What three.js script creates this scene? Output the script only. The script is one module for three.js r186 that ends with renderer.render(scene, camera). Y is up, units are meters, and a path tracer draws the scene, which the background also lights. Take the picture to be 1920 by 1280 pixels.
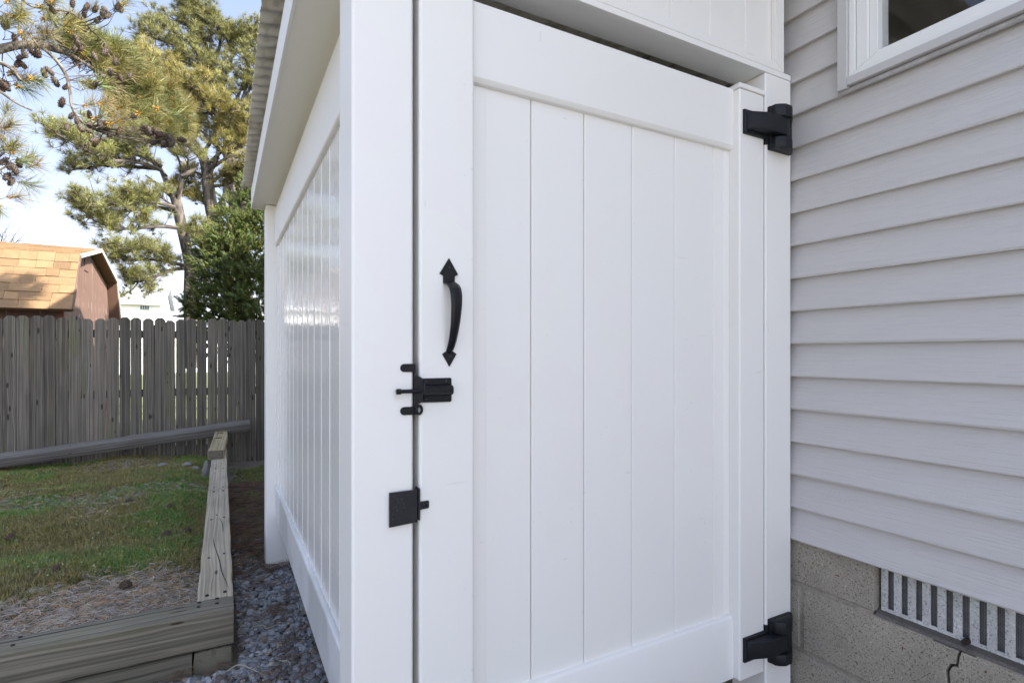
import * as THREE from 'three';
import { RoundedBoxGeometry } from 'three/addons/geometries/RoundedBoxGeometry.js';
import { mergeGeometries, mergeVertices, toCreasedNormals } from 'three/addons/utils/BufferGeometryUtils.js';

// ---------------------------------------------------------------- camera, sky, sun, exposure
const scene = new THREE.Scene();
const W = 1920, H = 1280, FOCAL = 1008, HORIZON = 663, YAW = THREE.MathUtils.degToRad(28.36);
const camera = new THREE.PerspectiveCamera(2 * Math.atan(H / 2 / FOCAL) * 180 / Math.PI, W / H, 0.05, 600);
camera.position.set(-0.2265, 1.25, 1.09);
camera.rotation.y = -YAW;
camera.setViewOffset(W, H, 0, 640 - HORIZON, W, H);
const renderer = new THREE.WebGLRenderer({ antialias: true });
renderer.setSize(1024, 682);
renderer.toneMapping = THREE.LinearToneMapping;
renderer.toneMappingExposure = 4.6;
renderer.shadowMap.enabled = true;

const SUN_AZ = THREE.MathUtils.degToRad(46), SUN_EL = THREE.MathUtils.degToRad(35);
const sunDir = new THREE.Vector3(Math.cos(SUN_AZ) * Math.cos(SUN_EL), Math.sin(SUN_EL), Math.sin(SUN_AZ) * Math.cos(SUN_EL));
{ // CIE standard clear sky, computed
  const w = 1024, h = 512, data = new Float32Array(w * h * 4), d = new THREE.Vector3();
  for (let j = 0; j < h; j++) for (let i = 0; i < w; i++) {
    const th = ((j + 0.5) / h - 0.5) * Math.PI, ph = ((i + 0.5) / w - 0.5) * 2 * Math.PI;
    d.set(Math.cos(th) * Math.cos(ph), Math.sin(th), Math.cos(th) * Math.sin(ph));
    const up = Math.max(d.y, 0.012), g = Math.acos(Math.min(1, Math.max(-1, d.dot(sunDir))));
    const grad = 1 - Math.exp(-0.55 / up);
    const ind = 1 + 16 * (Math.exp(-3 * g) - Math.exp(-1.5 * Math.PI)) + 0.3 * Math.cos(g) ** 2;
    const L = 0.325 * grad * ind;
    const k = Math.min(1, Math.exp(-up * 5.5) * 1.1 + 0.85 * Math.exp(-1.5 * g));
    const o = (j * w + i) * 4;
    data[o] = L * (0.555 + (1.02 - 0.555) * k); data[o + 1] = L * (0.755 + (0.985 - 0.755) * k); data[o + 2] = L * (1.22 + (1.0 - 1.22) * k); data[o + 3] = 1;
  }
  const t = new THREE.DataTexture(data, w, h, THREE.RGBAFormat, THREE.FloatType);
  t.mapping = THREE.EquirectangularReflectionMapping; t.magFilter = t.minFilter = THREE.LinearFilter; t.needsUpdate = true;
  scene.background = t; scene.environment = t;
}
const sun = new THREE.DirectionalLight(new THREE.Color(1.0, 0.93, 0.82), 3.1);
sun.position.copy(sunDir).multiplyScalar(40); sun.castShadow = true; sun.shadow.radius = 1;
sun.shadow.mapSize.set(4096, 4096);
Object.assign(sun.shadow.camera, { left: -25, right: 25, top: 25, bottom: -25, near: 1, far: 120 });
scene.add(sun, sun.target);

// ---------------------------------------------------------------- helpers
function rng(a) { return () => { a |= 0; a = a + 0x6D2B79F5 | 0; let t = Math.imul(a ^ a >>> 15, 1 | a); t = t + Math.imul(t ^ t >>> 7, 61 | t) ^ t; return ((t ^ t >>> 14) >>> 0) / 4294967296; }; }
const rnd = rng(7), V = (x, y, z) => new THREE.Vector3(x, y, z), lerp = (a, b, t) => a + (b - a) * t;
const clamp = (x, a = 0, b = 1) => Math.min(b, Math.max(a, x)), smooth = (a, b, x) => { const t = clamp((x - a) / (b - a)); return t * t * (3 - 2 * t); };
const rr = (a, b, r = rnd) => a + (b - a) * r();
// point of the place seen at (px, py) of the photograph on the plane z = k
function atZ(px, py, k) {
  const u = px - W / 2, v = HORIZON - py, c = Math.cos(YAW), s = Math.sin(YAW), dz = s * u - c * FOCAL, t = (k - camera.position.z) / dz;
  return V(camera.position.x + t * (c * u + s * FOCAL), camera.position.y + t * v, k);
}
// periodic value noise
function noiseGrid(n, seed) { const r = rng(seed), g = new Float32Array(n * n); for (let i = 0; i < g.length; i++) g[i] = r(); return g; }
const NG = [0, 1, 2, 3].map(i => noiseGrid(64, 100 + i));
function vn(x, y, px, py, k = 0) { // periods px, py (<=64)
  const g = NG[k & 3]; let xi = Math.floor(x), yi = Math.floor(y); const fx = x - xi, fy = y - yi;
  xi = ((xi % px) + px) % px; yi = ((yi % py) + py) % py; const x1 = (xi + 1) % px, y1 = (yi + 1) % py;
  const sx = fx * fx * (3 - 2 * fx), sy = fy * fy * (3 - 2 * fy);
  return lerp(lerp(g[yi * 64 + xi], g[yi * 64 + x1], sx), lerp(g[y1 * 64 + xi], g[y1 * 64 + x1], sx), sy);
}
function fbm(u, v, fx, fy, oct = 4, k = 0) { let a = 0.5, s = 0, n = 0; for (let o = 0; o < oct && fx <= 64 && fy <= 64; o++) { s += a * vn(u * fx, v * fy, fx, fy, k + o); n += a; a *= 0.5; fx *= 2; fy *= 2; } return s / n; }
function tex(w, h, fn, srgb = true) {
  const data = new Uint8Array(w * h * 4), c = [0, 0, 0];
  const enc = x => { x = clamp(x); return 255 * (srgb ? (x <= 0.0031308 ? 12.92 * x : 1.055 * Math.pow(x, 1 / 2.4) - 0.055) : x); };
  for (let j = 0; j < h; j++) for (let i = 0; i < w; i++) {
    const r = fn((i + 0.5) / w, (j + 0.5) / h, c, i, j), o = (j * w + i) * 4;
    if (typeof r === 'number') { data[o] = data[o + 1] = data[o + 2] = enc(r); } else { data[o] = enc(c[0]); data[o + 1] = enc(c[1]); data[o + 2] = enc(c[2]); }
    data[o + 3] = 255;
  }
  const t = new THREE.DataTexture(data, w, h, THREE.RGBAFormat);
  t.wrapS = t.wrapT = THREE.RepeatWrapping; t.magFilter = THREE.LinearFilter; t.minFilter = THREE.LinearMipmapLinearFilter; t.generateMipmaps = true;
  if (srgb) t.colorSpace = THREE.SRGBColorSpace; t.needsUpdate = true; return t;
}
function rep(t, sx, sy) { const c = t.clone(); c.repeat.set(sx, sy); c.needsUpdate = true; return c; }
const lin = (r, g, b) => new THREE.Color().setRGB(r, g, b);
const std = (o) => new THREE.MeshStandardMaterial(o);
const phy = (o) => new THREE.MeshPhysicalMaterial(o);

function mesh(name, geo, mat, parent, label) {
  const m = new THREE.Mesh(geo, mat); m.name = name; m.castShadow = m.receiveShadow = true; if (label) m.userData.label = label;
  (parent ?? scene).add(m); return m;
}
const taken = {};
function numbered(n) { const k = taken[n] = (taken[n] ?? -1) + 1; return k ? `${n}_${String(k).padStart(3, '0')}` : n; }
function tag(o, label, category, group) { Object.assign(o.userData, { label, category }); if (group) o.userData.group = group; return o; }
function thing(name, label, category, group) { const g = new THREE.Group(); g.name = numbered(name); scene.add(g); return tag(g, label, category, group); }
function base(g, x, y, z) { for (const c of g.children) c.position.sub(V(x, y, z)); g.position.set(x, y, z); return g; } // puts a thing's origin at its base
function structure(o) { o.userData.kind = 'structure'; return o; }
// uv in metres from the dominant normal; grain (v) along axis 'ax'
function uvm(geo, ax = 'y', ou = 0, ov = 0) {
  const p = geo.attributes.position, n = geo.attributes.normal, uv = new Float32Array(p.count * 2), A = { x: 0, y: 1, z: 2 }[ax];
  for (let i = 0; i < p.count; i++) {
    const q = [p.getX(i), p.getY(i), p.getZ(i)], m = [Math.abs(n.getX(i)), Math.abs(n.getY(i)), Math.abs(n.getZ(i))];
    const dom = m.indexOf(Math.max(...m)); let a, b;
    if (dom === A) { a = q[(A + 1) % 3]; b = q[(A + 2) % 3]; } else { a = q[3 - dom - A]; b = q[A]; }
    uv[2 * i] = a + ou; uv[2 * i + 1] = b + ov;
  }
  geo.setAttribute('uv', new THREE.BufferAttribute(uv, 2)); return geo;
}
// box between two corners with rounded edges, uv in metres
function rbox(x0, y0, z0, x1, y1, z1, r = 0.004, ax = 'y', seg = 2) {
  const w = Math.abs(x1 - x0), h = Math.abs(y1 - y0), d = Math.abs(z1 - z0);
  const g = r > 0 ? new RoundedBoxGeometry(w, h, d, seg, Math.min(r, w / 2.01, h / 2.01, d / 2.01)) : new THREE.BoxGeometry(w, h, d);
  g.translate((x0 + x1) / 2, (y0 + y1) / 2, (z0 + z1) / 2); return uvm(g, ax, rnd() * 3, rnd() * 3);
}
const plainBox = (x0, y0, z0, x1, y1, z1, ax = 'y') => rbox(x0, y0, z0, x1, y1, z1, 0, ax);
// closed profile [[a,b],...] extruded from c0 to c1 along an axis. axis 'y': profile is (x,z); axis 'z': (x,y); axis 'x': (z,y)
function prism(pts, axis, c0, c1, ax = axis, crease = 0.5) {
  const s = new THREE.Shape(pts.map(p => new THREE.Vector2(p[0], p[1])));
  let g = new THREE.ExtrudeGeometry(s, { depth: c1 - c0, bevelEnabled: false, steps: 1 });
  const p = g.attributes.position;
  for (let i = 0; i < p.count; i++) {
    const a = p.getX(i), b = p.getY(i), c = p.getZ(i) + c0;
    if (axis === 'y') p.setXYZ(i, a, c, b); else if (axis === 'z') p.setXYZ(i, a, b, c); else p.setXYZ(i, c, b, a);
  }
  if (axis !== 'z') { const q = g.attributes.position.array; for (let i = 0; i < q.length; i += 9) for (let k = 0; k < 3; k++) { const t = q[i + k]; q[i + k] = q[i + 3 + k]; q[i + 3 + k] = t; } }
  g.computeVertexNormals(); g = toCreasedNormals(g, crease);
  return uvm(g, ax, rnd() * 3, rnd() * 3);
}
// flat outline in x,y with a bevel, standing on z0, thick t
function plateXY(pts, z0, t, bev = 0.0012, holes = []) {
  const s = new THREE.Shape(pts.map(p => new THREE.Vector2(p[0], p[1])));
  for (const h of holes) s.holes.push(new THREE.Path(h.map(p => new THREE.Vector2(p[0], p[1]))));
  const g = new THREE.ExtrudeGeometry(s, { depth: t - 2 * bev, bevelEnabled: true, bevelThickness: bev, bevelSize: bev, bevelOffset: -bev, bevelSegments: 2, curveSegments: 8 });
  g.translate(0, 0, z0 + bev); return uvm(g, 'y', rnd(), rnd());
}
function tube(pts, radii, rad = 7, per = 5) {
  const curve = new THREE.CatmullRomCurve3(pts), n = Math.max(2, (pts.length - 1) * per), fr = curve.computeFrenetFrames(n, false), pos = [], uv = [], idx = [];
  for (let i = 0; i <= n; i++) {
    const t = i / n, c = curve.getPoint(t), f = t * (radii.length - 1), k = Math.min(radii.length - 2, Math.floor(f)), r = lerp(radii[k], radii[k + 1], f - k);
    const tn = i < n ? i : n - 1, N = fr.normals[tn], B = fr.binormals[tn];
    for (let j = 0; j <= rad; j++) { const a = j / rad * Math.PI * 2, q = c.clone().addScaledVector(N, Math.cos(a) * r).addScaledVector(B, Math.sin(a) * r); pos.push(q.x, q.y, q.z); uv.push(j / rad * r * 6.3, t * curve.getLength()); }
  }
  for (let i = 0; i < n; i++) for (let j = 0; j < rad; j++) { const a = i * (rad + 1) + j, b = a + rad + 1; idx.push(a, a + 1, b, a + 1, b + 1, b); }
  const g = new THREE.BufferGeometry(); g.setAttribute('position', new THREE.Float32BufferAttribute(pos, 3)); g.setAttribute('uv', new THREE.Float32BufferAttribute(uv, 2)); g.setIndex(idx); g.computeVertexNormals(); return g;
}
function instanced(name, geo, mat, list, parent) { // list: [{p,q,s,c}]
  const m = new THREE.InstancedMesh(geo, mat, list.length), M = new THREE.Matrix4(), s = V(1, 1, 1);
  list.forEach((e, i) => { if (typeof e.s === 'number') s.setScalar(e.s); else s.copy(e.s); M.compose(e.p, e.q, s); m.setMatrixAt(i, M); if (e.c) m.setColorAt(i, e.c); });
  m.name = name; m.castShadow = m.receiveShadow = true; m.userData.kind = 'stuff'; (parent ?? scene).add(m); return m;
}
const UP = V(0, 1, 0), quatTo = (d, twist = 0) => new THREE.Quaternion().setFromUnitVectors(UP, d.clone().normalize()).multiply(new THREE.Quaternion().setFromAxisAngle(UP, twist));
const randDir = (r = rnd) => { const z = rr(-1, 1, r), a = rr(0, 6.2832, r), q = Math.sqrt(1 - z * z); return V(q * Math.cos(a), z, q * Math.sin(a)); };

// ---------------------------------------------------------------- materials
const vinylBump = tex(512, 512, (u, v) => 0.5 * fbm(u, v, 4, 4, 5, 1) + 0.5 * vn(u * 64, v * 64, 64, 64, 2), false);
const vinylMap = tex(1024, 1024, (u, v, c) => { // faint mottling, fine specks and a few scuffs in the plastic
  const m = 1 + 0.03 * (fbm(u, v, 3, 3, 5, 0) - 0.5), sp = smooth(0.965, 0.99, vn(u * 61, v * 61, 61, 61, 3)) * 0.10 * smooth(0.35, 0.7, fbm(u, v, 5, 5, 2, 2));
  const sc = smooth(0.93, 0.97, vn(u * 9 + v * 3, v * 60, 12, 60, 1)) * smooth(0.72, 0.82, fbm(u, v, 4, 4, 2, 3)) * 0.10, k = m - sp - sc;
  c[0] = 0.83 * k; c[1] = 0.81 * k; c[2] = 0.77 * k; return c; });
const vinyl = phy({ map: rep(vinylMap, 0.9, 0.9), roughness: 0.42, bumpMap: rep(vinylBump, 1.3, 1.3), bumpScale: 0.00025 });
const vinylGloss = phy({ color: lin(0.83, 0.81, 0.77), roughness: 0.09, bumpMap: rep(vinylBump, 2.4, 1.6), bumpScale: 0.0005 });
const vinylDusty = (() => { // bottom rail with a thin film of splashed dust, patchy with its own grain
  const t = tex(512, 512, (u, v, c) => { const d = smooth(0.42, 0.58, fbm(u, v, 3, 3, 6, 0)) * 0.5 + 0.35 * fbm(u, v, 16, 16, 3, 2); c[0] = lerp(0.80, 0.50, d); c[1] = lerp(0.80, 0.50, d); c[2] = lerp(0.795, 0.48, d); return c; });
  return phy({ map: rep(t, 0.9, 0.9), roughness: 0.3, bumpMap: rep(vinylBump, 1.3, 1.3), bumpScale: 0.0003 });
})();
const soffitMat = std({ color: lin(0.82, 0.79, 0.70), roughness: 0.6, bumpMap: rep(vinylBump, 3, 3), bumpScale: 0.0004 });
const roofSheet = (() => { const t = tex(512, 512, (u, v, c) => { const d = smooth(0.45, 0.8, fbm(u, v, 4, 8, 5, 3)), e = smooth(0.62, 0.75, vn(u * 48, v * 48, 48, 48, 1)) * 0.12; c[0] = 0.80 - 0.14 * d - e; c[1] = 0.76 - 0.15 * d - e; c[2] = 0.66 - 0.17 * d - e; return c; }); return phy({ map: rep(t, 1.1, 1.1), roughness: 0.9, transmission: 0.3, thickness: 0 }); })();
const blackBump = tex(256, 256, (u, v) => 0.6 * vn(u * 64, v * 64, 64, 64, 0) + 0.4 * vn(u * 32, v * 32, 32, 32, 1), false);
const blackSteel = phy({ color: lin(0.007, 0.0075, 0.009), roughness: 0.33, specularIntensity: 0.6, bumpMap: rep(blackBump, 12, 12), bumpScale: 0.00025 });
const screwSteel = phy({ color: lin(0.03, 0.03, 0.032), roughness: 0.25, metalness: 0.5 });
const blackPlastic = phy({ color: lin(0.010, 0.011, 0.014), roughness: 0.5, specularIntensity: 0.6, bumpMap: rep(blackBump, 14, 14), bumpScale: 0.0003 });
const strikeMat = (() => { // black powder coat with pale chips and dust specks
  const t = tex(256, 256, (u, v, c) => { const s = smooth(0.90, 0.97, vn(u * 64, v * 64, 64, 64, 3)) * smooth(0.45, 0.7, fbm(u, v, 3, 3, 3, 1)) * 0.3; c[0] = 0.008 + s; c[1] = 0.009 + s; c[2] = 0.011 + s; return c; });
  return phy({ map: rep(t, 14, 14), roughness: 0.45, bumpMap: rep(blackBump, 12, 12), bumpScale: 0.0003 });
})();
const sidingBump = tex(512, 1024, (v, u) => { const w = 0.02 * (fbm(u, v, 3, 2, 3, 2) - 0.5); const a = fbm(u, v + w, 6, 60, 1, 0), b = vn(u * 14, (v + w) * 64, 14, 64, 1), e = vn(u * 24, (v + w) * 128, 24, 64, 3); return clamp(0.62 - 0.55 * smooth(0.66, 0.85, b) - 0.45 * smooth(0.68, 0.88, e) + 0.25 * (a - 0.5)); }, false);
const siding = phy({ color: lin(0.54, 0.515, 0.50), roughness: 0.5, bumpMap: rep(sidingBump, 5, 0.8), bumpScale: 0.0009 });
const trimGray = phy({ color: lin(0.52, 0.50, 0.49), roughness: 0.4 });
const whiteFrame = phy({ color: lin(0.80, 0.79, 0.76), roughness: 0.3 });
const sheathing = std({ color: lin(0.34, 0.26, 0.17), roughness: 0.9 });
const crackShade = std({ color: lin(0.02, 0.02, 0.02), roughness: 0.9 });  // near black, stands for the shade inside the timber cracks

function woodTex(seed, w, h, light, dark, opt = {}) { // v along the grain; one tile is uM x vM metres
  const r = rng(seed), knots = []; const { nk = 4, moss = 0, crack = 0.5, gx = 20, warp = 0.06, kp = 1.3, kr0 = 0.012, kr1 = 0.03 } = opt;
  for (let i = 0; i < nk; i++) knots.push([r(), r(), rr(kr0, kr1, r)]);
  const asp = opt.asp ?? h / w, ph = r();
  return tex(w, h, (u, v, c) => {
    let x = u + warp * (fbm(u, v, 2, 3, 3, 1) - 0.5), kd = 0;
    for (const [kx, ky, kr] of knots) {
      let dx = u - kx, dy = v - ky; dx -= Math.round(dx); dy -= Math.round(dy); dy *= asp * 0.42; const d = Math.hypot(dx, dy);
      x += dx * kp * Math.exp(-d * d / (kr * kr * 14)); kd = Math.max(kd, smooth(kr * 1.25, kr * 0.7, d));
    }
    const g1 = vn((x + ph) * gx, v * 2, gx, 2, 0), g2 = vn((x + ph) * gx * 2, v * 3, Math.min(64, gx * 2), 3, 2), g3 = vn((x + ph) * 64, v * 8, 64, 8, 3);
    let k = 0.45 * g1 + 0.3 * g2 + 0.25 * g3; k = clamp((k - 0.22) * 1.75);
    const cr = smooth(0.83, 0.93, vn((x + ph) * 48, v * 4, 48, 4, 1)) * crack;
    const blot = fbm(u, v, 2, 5, 4, 3), m = moss * smooth(0.52, 0.75, fbm(u, v, 3, 4, 4, 0));
    for (let i = 0; i < 3; i++) { let q = lerp(dark[i], light[i], k) * (0.72 + 0.56 * blot); q *= 1 - 0.6 * cr; q = lerp(q, q * [0.32, 0.27, 0.22][i], kd); q = lerp(q, [0.10, 0.105, 0.035][i], m * 0.55); c[i] = q; }
    return c;
  });
}
const fenceMats = [[11, 1.0], [12, 0.78], [13, 1.2], [14, 0.9], [15, 0.66], [16, 1.05]].map(([s, f], i) => {
  const t = woodTex(s, 256, 1024, [0.18 * f, 0.158 * f, 0.124 * f], [0.058 * f, 0.051 * f, 0.041 * f], { nk: 5, moss: [0.5, 0.15, 0.6, 0.3, 0.2, 0.8][i], gx: 26, asp: 6, kr0: 0.025, kr1: 0.055, kp: 0.45, warp: 0.025 });
  return std({ map: rep(t, 4.5, 0.55), roughness: 0.9, bumpMap: rep(t, 4.5, 0.55), bumpScale: 0.002 });
});
const fenceBack = std({ color: lin(0.07, 0.062, 0.053), roughness: 0.95 });
function timberMat(seed, light, dark, moss, opt = {}) { const t = woodTex(seed, 512, 1024, light, dark, { nk: 3, moss, gx: 32, crack: 0.8, warp: 0.10, asp: 4, kp: 0.6, ...opt }); return std({ map: rep(t, 4.2, 0.5), roughness: 0.92, bumpMap: rep(t, 4.2, 0.5), bumpScale: 0.003 }); }
const timberPale = timberMat(31, [0.45, 0.385, 0.28], [0.25, 0.21, 0.15], 0.05);
const timberFront = timberMat(32, [0.215, 0.19, 0.14], [0.085, 0.075, 0.053], 0.35);
const timberLow = timberMat(33, [0.17, 0.155, 0.11], [0.06, 0.055, 0.04], 0.6);
const timberGrey = timberMat(34, [0.175, 0.16, 0.14], [0.045, 0.041, 0.037], 0.0);
const timberMossy = timberMat(35, [0.42, 0.345, 0.20], [0.2, 0.16, 0.085], 0.5);
const endGrain = (() => { const t = tex(512, 512, (u, v, c) => { const dx = u - 0.5, dy = v - 0.42, d = Math.hypot(dx, dy) + 0.03 * fbm(u, v, 4, 4, 3, 0), r = 0.5 + 0.5 * Math.sin(d * 150), ra = smooth(0.8, 0.95, vn((Math.atan2(dy, dx) / 6.2832 + 1) * 40, d * 4, 40, 8, 1)); const b = 0.06 + 0.07 * r - 0.03 * ra + 0.05 * fbm(u, v, 4, 4, 4, 2); c[0] = b * 1.1; c[1] = b * 1.0; c[2] = b * 0.7; return c; }); return std({ map: t, roughness: 0.95, bumpMap: t, bumpScale: 0.002 }); })();

const cmu = (() => {
  const t = tex(1024, 1024, (u, v, c, i, j) => {
    const a = fbm(u, v, 4, 4, 5, 0), s = vn(u * 64 * 3, v * 64 * 3, 64, 64, 1), s2 = vn(u * 128, v * 128, 64, 64, 2), pit = smooth(0.72, 0.86, s) * 0.6, hi = smooth(0.82, 0.95, s2) * 0.14;
    const rust = smooth(0.945, 0.975, vn(u * 50 + 0.3, v * 50, 50, 50, 3));
    const b = (0.31 + 0.15 * (a - 0.5) + hi + 0.1 * (vn(u * 256, v * 256, 64, 64, 3) - 0.5)) * (1 - pit);
    c[0] = lerp(b * 1.08, 0.13, rust); c[1] = lerp(b * 0.96, 0.06, rust); c[2] = lerp(b * 0.78, 0.025, rust); return c;
  });
  return std({ map: rep(t, 2.2, 2.2), roughness: 0.95, bumpMap: rep(t, 2.2, 2.2), bumpScale: 0.003 });
})();
const mortar = (() => { const t = tex(512, 512, (u, v, c) => { const b = 0.27 + 0.14 * (fbm(u, v, 8, 8, 4, 2) - 0.5) + 0.10 * (vn(u * 64, v * 64, 64, 64, 1) - 0.5); c[0] = b * 1.05; c[1] = b * 0.93; c[2] = b * 0.76; return c; }); return std({ map: rep(t, 4, 4), roughness: 0.95, bumpMap: rep(t, 4, 4), bumpScale: 0.003 }); })();
const sillMortar = std({ color: lin(0.42, 0.43, 0.47), map: mortar.map, roughness: 0.95, bumpMap: mortar.bumpMap, bumpScale: 0.006 });
const galv = (() => { const t = tex(512, 512, (u, v, c) => { const s = vn(u * 128, v * 128, 64, 64, 0), a = fbm(u, v, 5, 5, 4, 1), b = (0.52 + 0.3 * (a - 0.5)) * (1 - 0.5 * smooth(0.66, 0.88, s)) + 0.1 * smooth(0.7, 0.9, vn(u * 64, v * 64, 64, 64, 3)); c[0] = b; c[1] = b * 0.99; c[2] = b * 0.95; return c; }); return std({ map: rep(t, 3, 3), roughness: 0.7, bumpMap: rep(t, 3, 3), bumpScale: 0.0006 }); })();
const screenMesh = (() => { const t = tex(256, 256, (u, v, c) => { const g = Math.min(Math.abs(u * 16 % 1 - 0.5), Math.abs(v * 16 % 1 - 0.5)), w = smooth(0.17, 0.09, g), b = 0.045 + w * (0.2 + 0.2 * fbm(u, v, 5, 5, 3, 1)); c[0] = b; c[1] = b; c[2] = b * 0.97; return c; }); return std({ map: rep(t, 19, 19), roughness: 0.8 }); })();

// ---------------------------------------------------------------- ground
const GR = (x, z) => -0.02 - 0.13 * smooth(2.2, 6.4, -z) + 0.012 * (vn(x * 3 + 40, z * 3 + 40, 64, 64, 0) - 0.5) * 2 + 0.008 * vn(x * 11 + 50, z * 11 + 50, 64, 64, 1);
const LAWN = (x, z) => 0.175 - 0.15 * smooth(1.5, 7.0, -z) + 0.03 * (vn(x * 1.7 + 30, z * 1.7 + 30, 64, 64, 2) - 0.5) * 2 + 0.012 * vn(x * 9 + 60, z * 9 + 60, 64, 64, 3) - 0.05 * smooth(-0.55, -0.33, x) - 0.02;
function sheet(name, x0, z0, x1, z1, step, fn, mat) {
  const nx = Math.ceil((x1 - x0) / step), nz = Math.ceil((z1 - z0) / step), g = new THREE.PlaneGeometry(x1 - x0, z1 - z0, nx, nz); g.rotateX(-Math.PI / 2); g.translate((x0 + x1) / 2, 0, (z0 + z1) / 2);
  const p = g.attributes.position, uv = g.attributes.uv; for (let i = 0; i < p.count; i++) { p.setY(i, fn(p.getX(i), p.getZ(i))); uv.setXY(i, p.getX(i), p.getZ(i)); } g.computeVertexNormals();
  return structure(mesh(numbered(name), g, mat));
}
const grassFar = (() => { const t = tex(512, 512, (u, v, c) => { const a = fbm(u, v, 6, 6, 5, 0), b = vn(u * 64, v * 64, 64, 64, 1); c[0] = 0.085 + 0.06 * a + 0.03 * b; c[1] = 0.10 + 0.05 * a + 0.03 * b; c[2] = 0.035 + 0.02 * b; return c; }); return std({ map: rep(t, 0.35, 0.35), roughness: 1 }); })();
const soil = (() => { const t = tex(1024, 1024, (u, v, c) => { const a = fbm(u, v, 5, 5, 6, 0), s = vn(u * 128, v * 128, 64, 64, 1), st = smooth(0.72, 0.9, vn(u * 64, v * 30, 64, 30, 2)) * 0.10 + smooth(0.74, 0.9, vn(u * 28, v * 64, 28, 64, 3)) * 0.09; const b = 0.05 + 0.10 * a * (0.6 + 0.8 * s) + st * 0.7; c[0] = b * 1.2; c[1] = b * 0.98; c[2] = b * 0.68; return c; }); return std({ map: rep(t, 1.1, 1.1), roughness: 1, bumpMap: rep(t, 1.1, 1.1), bumpScale: 0.02 }); })();
const duff = (() => { const t = tex(1024, 1024, (u, v, c) => { const a = fbm(u, v, 6, 6, 6, 1), s = vn(u * 100, v * 100, 50, 50, 2), st = smooth(0.7, 0.9, vn(u * 60, v * 22, 60, 22, 0)) * 0.06; const b = 0.055 + 0.09 * a * (0.5 + s) + st; c[0] = b * 1.12; c[1] = b * 0.95; c[2] = b * 0.75; return c; }); return std({ map: rep(t, 1.4, 1.4), roughness: 1, bumpMap: rep(t, 1.4, 1.4), bumpScale: 0.015 }); })();
{
  const g = new THREE.PlaneGeometry(700, 700, 1, 1); g.rotateX(-Math.PI / 2); g.translate(0, -0.22, 0); const uv = g.attributes.uv, p = g.attributes.position; for (let i = 0; i < p.count; i++) uv.setXY(i, p.getX(i), p.getZ(i));
  structure(mesh('ground', g, grassFar));
}
sheet('lawn', -9, -6.9, -0.25, -1.43, 0.06, LAWN, soil);
sheet('gravel_bed', -0.26, -6.9, 1.38, -1.36, 0.05, GR, duff);
sheet('gravel_bed', -9, -1.37, 1.38, 0.9, 0.1, GR, duff);
{ const t = tex(512, 512, (u, v, c) => { const b = 0.47 + 0.12 * (fbm(u, v, 4, 4, 5, 2) - 0.5) + 0.06 * (vn(u * 64, v * 64, 64, 64, 0) - 0.5); c[0] = b * 1.08; c[1] = b; c[2] = b * 0.82; return c; }); sheet('bounce_ground', -10, 0.9, 12, 22, 1.0, () => 0.0, std({ map: rep(t, 0.5, 0.5), roughness: 0.9 })); }  // unseen pale ground behind the camera, added to bounce warm light

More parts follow.
